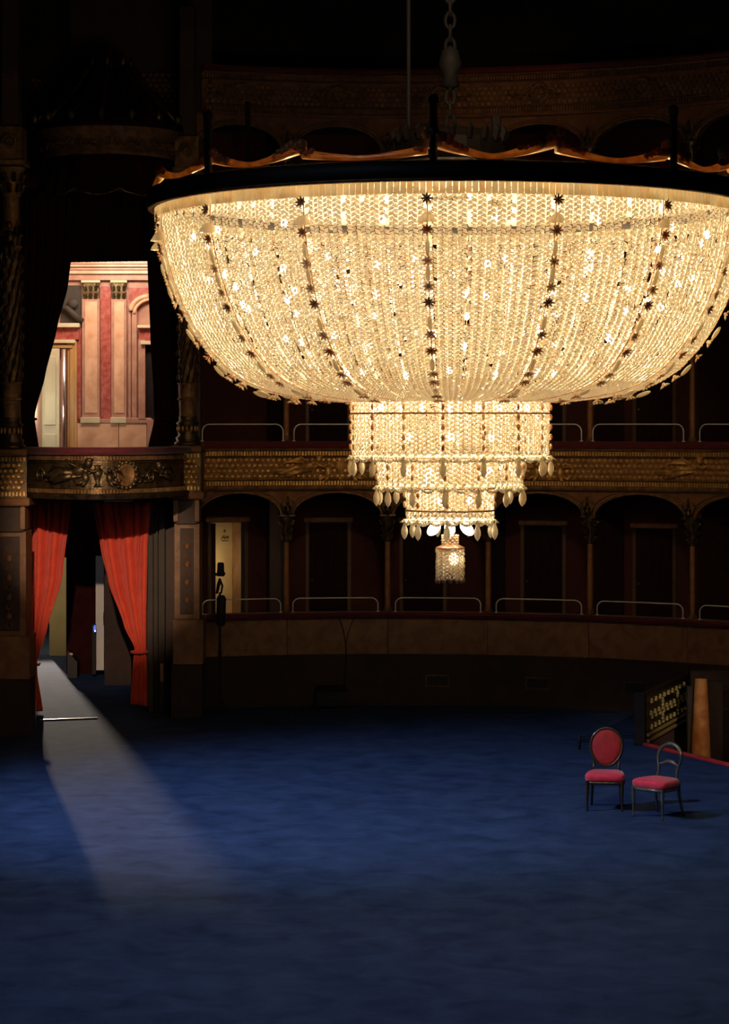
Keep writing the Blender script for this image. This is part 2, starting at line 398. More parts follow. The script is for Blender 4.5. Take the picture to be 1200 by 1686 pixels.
def hexnet(mb, u0, u1, z0, z1, w0, fn, p=0.10):
    rows = int((z1-z0)/(p*0.86)); n = int((u1-u0)/p)
    for r_ in range(rows):
        for i in range(n):
            u = u0+(i+(0.5 if r_ % 2 else 0.0))*p+p/2; z = z0+(r_+0.5)*p*0.86; vs = []
            for (s_, d) in ((0.44, 0.0), (0.34, 0.03)):
                for k in range(6):
                    an = pi/6+k*pi/3; vs.append((u+p*s_*1.05*math.cos(an), w0+d, z+p*s_*1.05*math.sin(an)))
            t = MB(); t.add(vs, [(6,7,8,9,10,11)]+[(k, (k+1) % 6, (k+1) % 6+6, k+6) for k in range(6)]); mb.merge(t, fn)
def putto(s=1.0, flip=1, wing=True):
    """reclining figure with draperies in relief, (u, w, z) plane, about 0.9 m long"""
    t = MB(); f = flip
    def b(u, z, ru, rz, w_=0.05, rot=0): t.ell((f*u*s, w_, z*s), (ru*s, 0.055, rz*s), 8, 6, Matrix.Rotation(-rot*f, 3, 'Y'))
    b(0.10, 0.10, 0.13, 0.075, rot=0.5); b(0.24, 0.20, 0.055, 0.065, 0.08)          # torso, head
    b(0.25, 0.245, 0.06, 0.03, 0.07)                                                # hair
    t.tube([(f*.16*s,.07,.15*s),(f*.30*s,.08,.08*s),(f*.40*s,.08,.12*s)], [.032*s,.026*s,.018*s], 6)   # arm
    t.tube([(f*.10*s,.07,.14*s),(f*-.02*s,.09,.20*s),(f*-.08*s,.08,.25*s)], [.03*s,.024*s,.016*s], 6)
    t.tube([(f*.02*s,.06,.06*s),(f*-.16*s,.09,.07*s),(f*-.34*s,.07,-.02*s),(f*-.42*s,.07,-.05*s)], [.055*s,.045*s,.03*s,.02*s], 6)
    t.tube([(f*.0*s,.05,.03*s),(f*-.14*s,.07,-.02*s),(f*-.30*s,.07,-.08*s)], [.05*s,.04*s,.024*s], 6)
    for k in range(6):                                                              # folds
        q = k/5
        t.tube([(f*(.14-.05*k)*s,.05,(.02-.0*k)*s),(f*(-.12-.06*k)*s,.07+.01*(k%2),(-.02+.05*q)*s),(f*(-.40-.04*k)*s,.05,(-.10+.10*q)*s)], [.02*s,.018*s,.006*s], 5)
    if wing:
        for k in range(6):
            t.tube([(f*.06*s,.04,.14*s),(f*(-.08-.05*k)*s,.06,(.22-.012*k)*s),(f*(-.24-.05*k)*s,.05,(.20-.035*k)*s)], [.02*s,.02*s,.004*s], 5)
    return t
def wreath(rad, n=18):
    t = MB()
    for i in range(n):
        a = 2*pi*i/n; t.ell((rad*math.cos(a), 0.05, rad*math.sin(a)), (0.045, 0.035, 0.03), 6, 4, Matrix.Rotation(-a-pi/2-0.5, 3, 'Y'))
        t.ell(((rad+.03)*math.cos(a+.1), 0.04, (rad+.03)*math.sin(a+.1)), (0.035, 0.025, 0.02), 6, 4, Matrix.Rotation(-a-pi/2+.5, 3, 'Y'))
    return t
def scroll(s=1.0, f=1):
    t = MB(); pts = []; rs = []
    for i in range(26):
        q = i/25; a = q*4.2*pi; r_ = 0.13*(1-q)*s; pts.append((f*(0.13*s-r_*math.cos(a)), 0.04, r_*math.sin(a))); rs.append((0.018*(1-q)+.006)*s+.004)
    t.tube(pts, rs, 6)
    t.tube([(0,0.04,0),(-f*.12*s,.04,-.06*s),(-f*.28*s,.04,0.0),(-f*.36*s,.04,.07*s)], [.02*s,.024*s,.018*s,.008*s], 6)
    for k in range(4): t.ell((-f*(.06+.08*k)*s, .05, (.02 if k % 2 else -.07)*s), (.045*s, .03, .02*s), 6, 4, Matrix.Rotation(f*(.6 if k % 2 else -.6), 3, 'Y'))
    return t
def urn_group(s=1.0):
    t = MB()
    t.lathe([(0.0,-.20*s),(.09*s,-.20*s),(.04*s,-.12*s),(.08*s,.02*s),(.12*s,.12*s),(.05*s,.18*s),(.08*s,.24*s),(0,.25*s)], 10)
    t.map(lambda p: (p[0], abs(p[1])*0.6+0.0, p[2]))
    for f in (-1, 1):
        t.ell((f*.21*s,.06,.13*s), (.045*s,.05,.055*s), 8, 5); t.ell((f*.22*s,.05,-.01*s), (.07*s,.05,.11*s), 8, 5)
        t.tube([(f*.20*s,.07,.06*s),(f*.12*s,.09,.10*s)], [.025*s,.018*s], 6)
        t.tube([(f*.22*s,.06,-.08*s),(f*.28*s,.08,-.18*s)], [.045*s,.03*s], 6)
        t.tube([(f*.26*s,.06,-.08*s),(f*.38*s,.07,-.14*s),(f*.46*s,.05,-.05*s)], [.04*s,.03*s,.01*s], 6)
        for k in range(3): t.tube([(f*.26*s,.05,.06*s),(f*(.34+.05*k)*s,.07,(.16-.03*k)*s),(f*(.42+.05*k)*s,.05,(.08-.05*k)*s)], [.018*s,.018*s,.004*s], 5)
    return t
def place(t, px, z, s=1): 
    a = ang(px); return MB().merge(t, lambda p: curved((p[0], p[1]+0.05, p[2]+z), a))
def fascia(nm, z0, z1, label, mats, kind='scales'):
    root = empty(nm, pol(0, RW, z0), kind='structure', label=label); U1 = (A_R-A_L)*RW
    fn = lambda p: curved(p, A_L)
    m = MB(); sweep(m, A_L, A_R, [(0.05, z0), (-0.16, z0), (-0.16, z1), (0.05, z1)], 48); build('backing', m, mats[1], root)
    m = MB()
    for (za, zb, o) in ((z0-0.035, z0+0.03, 0.12), (z1-0.03, z1+0.01, 0.12), (z0+.115, z0+.135, 0.085), (z1-.135, z1-.115, 0.085)):
        sweep(m, A_L, A_R, [(o, za), (0.0, za), (0.0, zb), (o, zb), (o+.015, (za+zb)/2)], 48)
    build('moulding', m, mats[1], root)
    m = MB(); dentils(m, 0.05, U1-0.05, z0+0.072, 0.07, 0.06, fn); dentils(m, 0.05, U1-0.05, z1-0.072, 0.07, 0.06, fn)
    build('dentils', m, mats[0], root, kind='stuff')
    m = MB()
    if kind == 'scales': scales(m, 0.03, U1-0.03, z0+0.14, z1-0.14, 0.05, fn)
    else: hexnet(m, 0.03, U1-0.1, z0+0.14, z1-0.14, 0.05, fn)
    build('raised_scales', m, mats[0], root, kind='stuff')
    return root
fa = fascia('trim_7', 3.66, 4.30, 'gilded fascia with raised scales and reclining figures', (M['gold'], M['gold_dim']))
zc = 3.93
for (px, t) in ((470+30, putto(1.0, 1)), (560, urn_group(0.95)), (905, urn_group(0.9)), (1135, putto(1.0, 1)), (760, putto(0.95, 1)), (650, putto(.9, -1))):
    build('relief_figure', place(t, px, zc), M['gold'], fa, smooth=True)
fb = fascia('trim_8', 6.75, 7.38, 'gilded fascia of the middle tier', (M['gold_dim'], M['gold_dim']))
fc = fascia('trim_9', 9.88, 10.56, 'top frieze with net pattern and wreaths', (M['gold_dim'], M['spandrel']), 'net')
for px in (395, 555, 725, 890, 1060, 1225):
    build('wreath', place(wreath(0.13), px, 10.22), M['gold_dim'], fc, smooth=True)
    build('scroll', place(scroll(0.8, 1), px-26, 10.20), M['gold_dim'], fc, smooth=True)
    build('scroll', place(scroll(0.8, -1), px+26, 10.20), M['gold_dim'], fc, smooth=True)

# --- arcades: spandrel plates with arches, archivolts
def arcade(zs, zt, rise, mspan, msuf):
    """zs springing, zt top"""
    ends = [ang(316)]+CA
    for i in range(len(ends)-1):
        a0, a1 = ends[i], ends[i+1]; am = (a0+a1)/2; half = (a1-a0)*RW/2; ha = half-0.09
        N = 16; top = []; low = []
        for k in range(N+1):
            t = pi*k/N; u = -ha*math.cos(t); low.append((u, zs+rise*math.sin(t)))
        m = MB(); fn = lambda p: curved(p, am)
        vs = []; fs = []
        L = [(-half, zs)]+low+[(half, zs)]
        for (u, z) in L:
            vs += [(u, 0.02, z), (u, 0.02, zt), (u, -0.16, z), (u, -0.16, zt)]
        for k in range(len(L)-1):
            b = 4*k; fs += [(b, b+4, b+5, b+1), (b+2, b+3, b+7, b+6), (b, b+2, b+6, b+4)]
        t_ = MB().add(vs, fs); m.merge(t_, fn)
        build('spandrel', m, mspan, wall)
        m = MB(); pts = [fn((u, 0.04, z)) for (u, z) in low]; m.tube(pts, 0.022, 6)
        pts = [fn((u*1.06, 0.035, z+0.055)) for (u, z) in low[1:-1]]; m.tube(pts, 0.012, 5)
        build('archivolt', m, msuf, wall, smooth=True)
arcade(3.18, 3.64, 0.40, M['spandrel'], M['gold_dim'])
arcade(6.25, 6.74, 0.40, M['spandrel'], M['gold_dim'])
arcade(9.28, 9.87, 0.44, M['spandrel'], M['gold_dim'])

# --- colonnettes between the boxes
def colonnette(a, z0, zs, zt, label, group):
    root = empty('box_column', pol(a, RW+0.04, z0), label, 'column', group, rz=-a)
    cap_h = 0.44; zc0 = zs-cap_h-z0
    m = MB(); m.lathe([(0.046, 0.10), (0.05, 0.4), (0.046, zc0)], 12); build('shaft', m, M['shaft'], root, True, local=True)
    m = MB(); m.lathe([(0.0, 0), (0.075, 0), (0.075, 0.04), (0.055, 0.06), (0.066, 0.08), (0.048, 0.10)], 12); build('base', m, M['gold_dim'], root, True, local=True)
    m = MB(); m.lathe([(0.048, zc0), (0.06, zc0+.02), (0.05, zc0+.05), (0.075, zc0+.25), (0.11, zc0+.38), (0.12, zc0+.44)], 12)
    for lay, (zz, rr, n) in enumerate(((zc0+.12, .06, 6), (zc0+.24, .075, 6), (zc0+.37, .10, 6))):
        for k in range(n):
            an = 2*pi*(k+0.5*(lay % 2))/n
            m.tube([(rr*math.cos(an), rr*math.sin(an), zz-.08), ((rr+.03)*math.cos(an), (rr+.03)*math.sin(an), zz), ((rr+.055)*math.cos(an), (rr+.055)*math.sin(an), zz-.02)], [.02, .024, .008], 5)
    m.box(-.13, .13, -.13, .13, zc0+.43, zc0+.47, .008)
    build('capital', m, M['gold_black'], root, False, local=True)  # dark tone puts the unlit silhouette into the capital's colour
    h = zs-z0
    m = MB()                                           # carved mask and leaf crest in the spandrel
    m.ell((0, -.16, h+.10), (.045, .04, .06), 8, 6); m.ell((0, -.155, h+.16), (.06, .03, .03), 8, 5)
    for f in (-1, 1):
        m.tube([(0, -.15, h+.02), (f*.07, -.16, h+.10), (f*.11, -.15, h+.22), (f*.07, -.15, h+.27)], [.02, .022, .016, .006], 5)
    m.tube([(0, -.15, h+.18), (0, -.17, h+.26), (0, -.15, h+.34)], [.02, .03, .006], 5)
    build('carved_mask', m, M['gold_black'], root, True, local=True)  # mask toned dark too, shade put into its colour
    return root
ordn = ['leftmost', 'second from left', 'third from left', 'fourth from left', 'fifth from left']
beh = ['', ', behind the chandelier drums', ', right of the hanging chandelier lantern', '', ' above the marble portal pier']
for i, a in enumerate(CA[:5]):
    colonnette(a, 1.56, 3.18, 3.64, 'slender gilded column of the lowest box tier, %s of five%s' % (ordn[i], beh[i]), 'columns of the lowest tier')
    colonnette(a, 4.43, 6.25, 6.74, 'slender gilded column above the gilt fascia, %s of five' % ordn[i], 'columns of the middle tier')
    colonnette(a, 7.49, 9.28, 9.87, 'dark column top under the upper frieze, %s of five' % ordn[i], 'columns of the top tier')

# --- doors at the back of the boxes
def box_door(n, px0, px1, z0, zt, open_=False):
    Rb = RW+1.9
    a = (ang(px0, Rb)+ang(px1, Rb))/2; hw = (ang(px1, Rb)-ang(px0, Rb))*Rb/2
    root = empty('door_%d' % n, pol(a, Rb, z0), kind='structure', rz=-a)
    m = MB()
    m.box(-hw+.03, -hw+.09, -.06, .0, 0, zt-z0, .01); m.box(hw-.09, hw-.03, -.06, 0, 0, zt-z0, .01)
    build('door_frame', m, M['frame'], root, local=True)
    m = MB(); m.box(-hw, hw, -.09, 0, zt-z0-.05, zt-z0+.04, .015); build('door_lintel', m, M['lintel'], root, local=True)
    if open_: return root, hw
    m = MB(); m.box(-hw+.09, hw-.09, -.03, 0, 0, zt-z0-.07); build('door_leaf', m, M['door'], root, local=True)
    w_ = (hw-.09)
    for (za, zb) in ((.15, .8), (.9, zt-z0-.2)):
        for s_ in (-1, 1):
            m = MB(); m.box(min(s_*.05, s_*(w_-.06)), max(s_*.05, s_*(w_-.06)), -.045, -.03, za, zb, .006); build('door_panel', m, M['door'], root, local=True)
    m = MB(); m.ell((-w_+.05, -.06, .95), (.018, .03, .018), 8, 5); build('door_knob', m, M['gold_dim'], root, local=True)
    return root, hw
box_door(2, 500, 580, 1.02, 3.04); box_door(3, 655, 738, 1.02, 3.04); box_door(4, 855, 935, 1.02, 3.0); box_door(5, 1040, 1117, 1.02, 2.98)
box_door(6, 500, 580, 4.02, 6.2); box_door(7, 855, 935, 4.02, 6.2); box_door(8, 1040, 1117, 4.02, 6.2)
# the open doorway of the first box: lit corridor niche seen through it
d1, hw1 = box_door(1, 338, 410, 1.02, 3.06, True)
Rb = RW+1.9; aO = (ang(338, Rb)+ang(410, Rb))/2
def dl(px, d=0.0):   # pixel -> local x in the door plane
    return (ang(px, Rb)-aO)*Rb
m = MB(); m.box(dl(338)+.09, dl(354), -.05, 0.0, 0, 1.97, .006); build('door_leaf', m, M['door'], d1, local=True)
m = MB(); m.box(dl(396), dl(410)-.09, -.05, 0.0, 0, 1.97, .006); build('door_leaf', m, M['lacquer'], d1, local=True)
m = MB(); m.box(-.9, dl(377)+.21, .70, .76, -.02, 2.5); build('lit_wall', m, M['cream2'], d1, local=True, label='bright cream wall seen through the open door')
m = MB(); m.add([(dl(378)+.2, .72, -.02), (dl(397)+.02, .10, -.02), (dl(397)+.07, .10, -.02), (dl(378)+.25, .76, -.02), (dl(378)+.2, .72, 2.5), (dl(397)+.02, .10, 2.5), (dl(397)+.07, .10, 2.5), (dl(378)+.25, .76, 2.5)], [(0,3,2,1),(4,5,6,7),(0,1,5,4),(1,2,6,5),(2,3,7,6),(3,0,4,7)]); build('side_wall', m, M['marble'], d1, local=True)
m = MB(); m.box(-.95, .45, .1, .8, 2.5, 2.55); m.box(-.95, -.9, .1, .8, 0, 2.5); build('niche_ceiling', m, M['cream2'], d1, local=True)
m = MB()
sx = dl(365); m.ell((sx, -.038, 1.78), (.02, .003, .025), 10, 6)
m.tube([(sx-.06,-.038,1.64),(sx-.03,-.038,1.68),(sx,-.038,1.645),(sx+.03,-.038,1.67),(sx+.06,-.038,1.65)], [.012,.016,.012,.016,.01], 6)
m.box(sx-.05, sx+.06, -.04, -.036, 1.60, 1.615)
m.map(lambda p: (p[0]+.20, p[1]+.735, p[2]+.02))
build('wall_sign', m, M['ink'], d1, local=True)

# --- brass rails on the arm rests
def handrail(a0, a1, z, h, label, group):
    am = (a0+a1)/2; hw = (a1-a0)*RW/2
    root = empty('handrail', pol(am, RW, z), label, 'handrail', group, rz=-am)
    pts = [(-hw, 0, 0), (-hw, 0, h*.55)]
    for k in range(1, 6):
        t = k/6*pi/2; pts.append((-hw+.12*(1-math.cos(t)), 0, h*.55+.45*h*math.sin(t)))
    pts += [(-hw+.12, 0, h), (0, 0, h)]
    pts = pts+[(-p[0], p[1], p[2]) for p in pts[-2::-1]]
    # follow the curve of the wall
    q = [(p[0], -(0)+(-(p[0]**2)/(2*RW)), p[2]) for p in pts]
    m = MB().tube(q, 0.0115, 8); build('rail_tube', m, M['brass'], root, True, local=True)
    for s_ in (-1, 1):
        m = MB().lathe([(0, 0), (.03, 0), (.03, .012), (.014, .02)], 10); m.map(lambda p: (p[0]+s_*hw, p[1]-(hw**2)/(2*RW), p[2]))
        build('rail_foot', m, M['brass'], root, True, local=True)
lo_r = [(333, 462, 'in front of the lit open door'), (482, 622, 'in the second arch from the left'), (651, 791, 'below the hanging chandelier lantern'), (817, 957, 'in the arch right of the lantern'), (983, 1124, 'in the arch above the two red chairs'), (1152, 1290, 'cut off by the right edge')]
for a, b, t in lo_r: handrail(ang(a), ang(b), 1.565, 0.235, 'low brass rail on the lowest tier, '+t, 'rails on the lowest tier')
up_r = [(333, 466, 'beside the left gilt pillar'), (484, 622, 'second from left, partly behind the crystal drums'), (651, 791, 'hidden behind the crystal drums'), (817, 957, 'just right of the crystal drums'), (976, 1125, 'wholly visible right of the drums'), (1152, 1290, 'cut off by the right edge')]
for a, b, t in up_r: handrail(ang(a), ang(b), 4.43, 0.285, 'brass rail above the gilt fascia, '+t, 'rails on the gilded tier')

# --- ventilation grilles in the base wall
def vent(px, py, label):
    a = ang(px); z = Z(py, CY0+RW*math.cos(a))
    root = empty('wall_vent', pol(a, RW-.0, z-.09), label, 'vent', rz=-a)
    m = MB(); m.box(-.2, .2, -.02, -.0, 0, .02); m.box(-.2, .2, -.02, 0, .18, .20); m.box(-.2, -.18, -.02, 0, .02, .18); m.box(.18, .2, -.02, 0, .02, .18)
    build('vent_frame', m, M['gold_black'], root, local=True)
    m = MB(); m.box(-.18, .18, -.004, 0, .02, .18); build('backing', m, M['black'], root, local=True)
    for k in range(5):
        m = MB(); m.box(-.18, .18, -.018, -.004, .03+.03*k, .045+.03*k); build('slat', m, M['black'], root, local=True)
vent(720, 1122, 'small vent grille in the dark base wall under the lantern')
vent(885, 1126, 'small vent grille in the dark base wall, middle of three')
vent(1046, 1134, 'small vent grille in the dark base wall beside the black gilt screen')

# portal at the right: jamb pier, dark recess with panel lines
m = MB(); m.box(X(1143,36.4), X(1163,36.4), 35.6, 36.4, -1.4, 0.72)
prt = empty('marble_pier', P(1155, 1245, 35.9), 'orange marble pier beside the black gilt screen', 'pillar')
m = MB(); m.lathe([(.15, -1.39), (.15, -.35), (.135, .0), (.10, .72), (.095, .82)], 20, (X(1154,35.9), 35.9)); build('shaft', m, M['marble_orange'], prt, True)
m = MB(); m.box(X(1154,35.9)+.08, X(1154,35.9)+.34, 35.95, 36.1, -1.39, .78); build('jamb', m, M['base'], prt)
m = MB(); m.box(X(1154,35.9)-.20, X(1154,35.9)-.115, 35.95, 36.1, -1.39, .70); build('reveal', m, M['grey_wood'], prt)
m = MB(); m.box(X(1154,35.9)-.10, X(1154,35.9)+4, 36.3, 36.45, -1.4, .9)
build('wall_portal', m, M['base'], kind='structure')
m = MB()
for (a_, b_) in ((1178, 1180), (1186, 1188)): m.box(X(a_,36.2), X(b_,36.2), 36.27, 36.3, -1.3, .3)
m.box(X(1186,36.2), X(1260,36.2), 36.27, 36.3, .3, .33)
build('trim_10', m, M['grey_wood'], kind='structure')
m = MB(); m.add([(X(1060,34.45), 34.45, -1.4), (X(1137,37.6), 37.6, -1.4), (X(1137,37.6), 37.6, -.02), (X(1060,34.45), 34.45, -.02)], [(0,1,2,3)])
build('wall_sunken', m, M['velvet'], kind='structure', solid=.05)

# ================================================================= BLACK SCREEN WITH GILT ORNAMENTS
A = Vector((X(1060,34.45)+.0, 34.45, 0.0)); B = Vector((X(1137,37.6), 37.6, 0.0)); D = (B-A); LN = D.length; th = math.atan2(D.y, D.x)
scr = empty('gilt_screen', A, 'low black lacquered screen with rows of gilt ornaments, behind the chairs', 'screen', rz=th)
m = MB(); m.box(0, LN, 0.0, .12, 0.02, .74, .01); build('board', m, M['lacquer'], scr, local=True)
m = MB(); m.box(-.03, .06, -.02, .14, 0, .77, .01); build('end_post', m, M['black_cloth'], scr, local=True)
for z_, h_ in ((.03, .05), (.12, .045)):
    m = MB(); m.box(.1, LN, -.06, .0, z_, z_+h_, .012); build('gilt_moulding', m, M['bars'], scr, local=True)
def orn(s=1.0):
    t = MB(); t.ell((0, -.02, 0), (.055*s, .03, .026*s), 8, 5); t.ell((0, -.02, .035*s), (.03*s, .025, .022*s), 8, 4); t.tube([(-.06*s,-.02,-.012),(0,-.03,.0),(.06*s,-.02,-.012)], [.006,.012,.006], 5); return t
o0 = build('gilt_ornament', orn(), M['screen_gold'], scr, True, local=True, org=(0,0,0))
spots = []
for k in range(11): spots.append((.42+k*.265, .215))
for k in range(9): spots.append((.42+k*.29, .60))
for k in range(11): spots.append((.38+k*.27, .42)); spots.append((.45+k*.27, .37))
for zz in (.27, .32, .47, .53): spots += [(1.18, zz), (2.25, zz)]
for k, (u, z_) in enumerate(spots):
    if k == 0: o0.location = (u, 0, z_)
    else: inst(o0, scr, (u, 0, z_))
# cable hanging from the screen to the left
m = MB()
for q in range(3):
    pts = []
    for k in range(13):
        t = k/12; pts.append((A.x-.13-t*.87, A.y+.1-.5*t, .10+.035*q+.02*math.sin(t*3)-.0*t))
    m.tube(pts, .006, 5)
m.tube([(A.x-.98, A.y-.38, 0), (A.x-.98, A.y-.38, .22)], .02, 8)
build('cable_barrier', m, M['black'], None, True, 'thin dark cables stretched left of the black gilt screen', 'cable')

# ================================================================= LEFT: PILLARS OF THE ROYAL BOX
gfig = M['gold_black']
def big_pillar(x0, x1, Yf, z_plinth, z_pan0, z_pan1, z_imp, label, dz):
    c = (x0+x1)/2; wd = x1-x0
    root = empty('corner_pillar', (c, Yf+.35, 0), label, 'pillar')
    m = MB(); m.box(x0-.05, x1+.05, Yf-.03, Yf+.7, 0, z_plinth, .01); build('plinth', m, M['base'], root)
    m = MB(); m.box(x0-.02, x1+.06, Yf, Yf+.7, z_plinth, z_pan0, .01); build('marble_block', m, M['marble'], root)
    m = MB(); m.box(x0, x1, Yf+.03, Yf+.7, z_pan0, z_pan1, .008)
    build('pilaster', m, M['marble'], root)
    m = MB(); m.box(x0+.09, x1-.09, Yf+.015, Yf+.04, z_pan0+.08, z_pan1-.08, .006); build('sunk_panel', m, M['wood_dark'], root)
    k = 0; z = z_pan0+.16
    while z < z_pan1-.16:
        t = MB()
        if k % 2: t.ell((c, Yf+.01, z), (.05, .02, .055), 8, 5)
        else:
            for f in (-1, 1): t.tube([(c, Yf+.01, z-.05), (c+f*.05, Yf+.005, z-.01), (c+f*.02, Yf+.01, z+.05)], [.01, .012, .005], 5)
        build('carved_ornament', t, M['spandrel'], root, True); z += .145; k += 1
    m = MB(); m.box(x0+.03, x1-.03, Yf-.06, Yf+.6, z_pan1, z_imp-.02); build('console_core', m, M['wood_dark'], root)
    for f in (x0-.01, x1-.07):
        m = MB(); m.prism([(0, z_pan1), (0, z_imp)], 0, 1) if False else m.box(f, f+.08, Yf-.12, Yf+.3, z_pan1+.02, z_imp, .02); build('console', m, M['marble'], root, bevel=.01)
    m = MB(); m.box(x0-.08, x1+.08, Yf-.16, Yf+.7, z_imp, z_imp+.13, .02); build('impost', m, M['spandrel'], root)
    # gilded scale panel in line with the fascia
    zf0, zf1 = z_imp+.13, z_imp+.13+.62
    m = MB(); m.box(x0-.03, x1+.03, Yf-.08, Yf+.7, zf0, zf1); build('fascia_block', m, M['gold_black'], root)  # dark block colour paints the shade in the gaps between scales
    fn = lambda p: (x0-.03+p[0], Yf-.08-p[1], p[2])
    m = MB(); scales(m, .01, wd+.05, zf0+.1, zf1-.1, 0.0, fn, .084, .078); build('raised_scales', m, M['gold'], root, kind='stuff')
    m = MB(); dentils(m, .01, wd+.05, zf0+.05, .06, 0.0, fn); dentils(m, .01, wd+.05, zf1-.05, .06, 0.0, fn); build('dentils', m, M['gold'], root, kind='stuff')
    m = MB(); m.box(x0-.06, x1+.04, Yf-.14, Yf+.7, zf1, zf1+.11, .02); build('cap_stone', m, M['spandrel'], root)
    # tall carved column above
    b0 = zf1+.11; yc = Yf+.2; col = empty('gilt_column', (c, yc, b0), label.replace('stone pillar', 'carved gilt column standing on the pillar').replace(' of the royal box', ' of the royal box balcony'), 'column')
    H = dz-b0
    m = MB(); m.lathe([(0, b0), (.22, b0), (.22, b0+.05), (.18, b0+.07), (.20, b0+.12), (.15, b0+.17), (.17, b0+.22), (.16, b0+.32), (.19, b0+.36), (.14, b0+.40), (.15, b0+.47)], 20, (c, yc)); build('base', m, gfig, col, True)
    for k in range(7):
        an = pi+pi*(k+.5)/7
        m = MB(); m.ell((c+.16*math.cos(an), yc+.16*math.sin(an), b0+.27), (.022, .022, .05), 6, 5); build('base_boss', m, M['gold'], col, True)
    m = MB(); m.lathe([(.135, b0+.47), (.15, b0+.9), (.14, b0+H*.72), (.125, b0+H-.55)], 20, (c, yc), mod=lambda a, z: 1+.03*math.sin(8*a+z*5)); build('shaft', m, M['gold_dim'], col, True)
    for zz in (b0+.75, b0+1.0, b0+H*.70, b0+H*.74):
        m = MB(); m.lathe([(.14, zz-.03), (.175, zz), (.14, zz+.03)], 20, (c, yc)); build('ring', m, M['gold_dim'], col, True)
    z = b0+1.1; k = 0
    while z < b0+H*.68:
        m = MB()
        for q in range(5):
            an = pi+pi*(q+.5)/5+(.3 if k % 2 else 0); r_ = .15
            m.tube([(c+r_*math.cos(an), yc+r_*math.sin(an), z-.1), (c+(r_+.035)*math.cos(an+.1), yc+(r_+.035)*math.sin(an+.1), z), (c+r_*math.cos(an+.3), yc+r_*math.sin(an+.3), z+.1)], [.012, .028, .006], 5)
        build('carved_leaves', m, gfig, col, True); z += .2; k += 1
    # standing child figure carved on the upper shaft
    zf = b0+H*.62+.25
    m = MB(); yy = yc-.17
    m.ell((c, yy, zf+.42), (.05, .05, .06), 10, 7); m.ell((c, yy+.02, zf+.24), (.075, .06, .11), 10, 7)
    for f in (-1, 1):
        m.tube([(c+f*.03, yy, zf+.16), (c+f*.045, yy-.03, zf+.05), (c+f*.04, yy, zf-.10)], [.04, .032, .02], 7)
        m.tube([(c+f*.06, yy, zf+.31), (c+f*.12, yy-.02, zf+.25), (c+f*.11, yy-.04, zf+.38)], [.026, .022, .016], 7)
        m.tube([(c+f*.07, yy+.03, zf+.30), (c+f*.15, yy+.03, zf+.42), (c+f*.13, yy+.03, zf+.12)], [.02, .03, .008], 6)
    build('carved_figure', m, gfig, col, True)
    zc_ = dz-.55
    m = MB(); m.lathe([(.13, zc_), (.16, zc_+.03), (.13, zc_+.07), (.15, zc_+.25), (.22, zc_+.44)], 16, (c, yc)); build('capital_bell', m, M['gold_dim'], col, True)
    for lay, (zz, rr) in enumerate(((zc_+.16, .15), (zc_+.32, .17))):
        for q in range(8):
            an = 2*pi*(q+.5*lay)/8
            m = MB(); m.tube([(c+rr*math.cos(an), yc+rr*math.sin(an), zz-.10), (c+(rr+.04)*math.cos(an), yc+(rr+.04)*math.sin(an), zz+.02), (c+(rr+.09)*math.cos(an), yc+(rr+.09)*math.sin(an), zz)], [.03, .034, .012], 6)
            build('acanthus_leaf', m, gfig, col, True)
    m = MB(); m.box(c-.25, c+.25, yc-.25, yc+.25, zc_+.46, zc_+.55, .015); build('abacus', m, M['gold_dim'], col)
    # block and scroll over the capital
    m = MB(); m.box(c-.19, c+.19, yc-.2, yc+.3, dz, dz+.5, .01)
    m.merge(scroll(.9, 1), lambda p: (c-.1+p[0], yc-.22-p[1], dz+.25+p[2])); build('carved_block', m, M['gold_dim'], col)
    m = MB(); m.box(c-.12, c+.12, yc-.12, yc+.3, dz+.5, dz+2.6, .01); build('upper_strip', m, M['wood_dark'], col)
    return root
YL, YR = 35.4, 37.7
big_pillar(X(-12,YL), X(42,YL), YL, .87, Z(1048,YL), Z(875,YL), Z(833,YL), 'brown stone pillar left of the royal box, cut by the left edge', Z(262,YL))
big_pillar(X(287,YR), X(328,YR), YR, .86, Z(1020,YR), Z(862,YR), Z(822,YR), 'brown stone pillar right of the royal box, beside the open door', Z(275,YR))
# wall left beyond the pillar, wall above and around the royal box
m = MB(); m.box(-11, X(-12,YL), YL+.2, YL+.5, 0, 13.2); build('wall_left', m, M['wood_dark'], kind='structure')
m = MB(); m.box(X(-12,YL), X(330,YR)+.1, 38.9, 39.1, Z(330,38.9), 13.2)
m.box(X(-12,YL), X(46,38.9), 38.9, 39.1, 3.5, Z(330,38.9)); m.box(X(268,38.9), X(330,38.9), 38.9, 39.1, 3.5, Z(330,38.9))
build('wall_royal_box', m, M['wood_dark'], kind='structure')
# floor slab of the box / soffit over the lower passage
m = MB(); m.box(X(-12,YL), X(285,YR), 36.6, 42.2, 3.55, 3.72); build('floor_royal_box', m, M['wood_dark'], kind='structure')
# frieze strips left of and right of the canopy
m = MB()
for (a_, b_) in ((50, 96), (228, 322)):
    fn = lambda p: (X(a_,38.85)+p[0], 38.88-p[1], p[2])
    hexnet(m, 0, (b_-a_)*38.85/F, Z(205,38.85), Z(118,38.85), 0.0, fn)
build('trim_11', m, M['gold_dim'], kind='stuff', label='net pattern frieze panels beside the canopy')

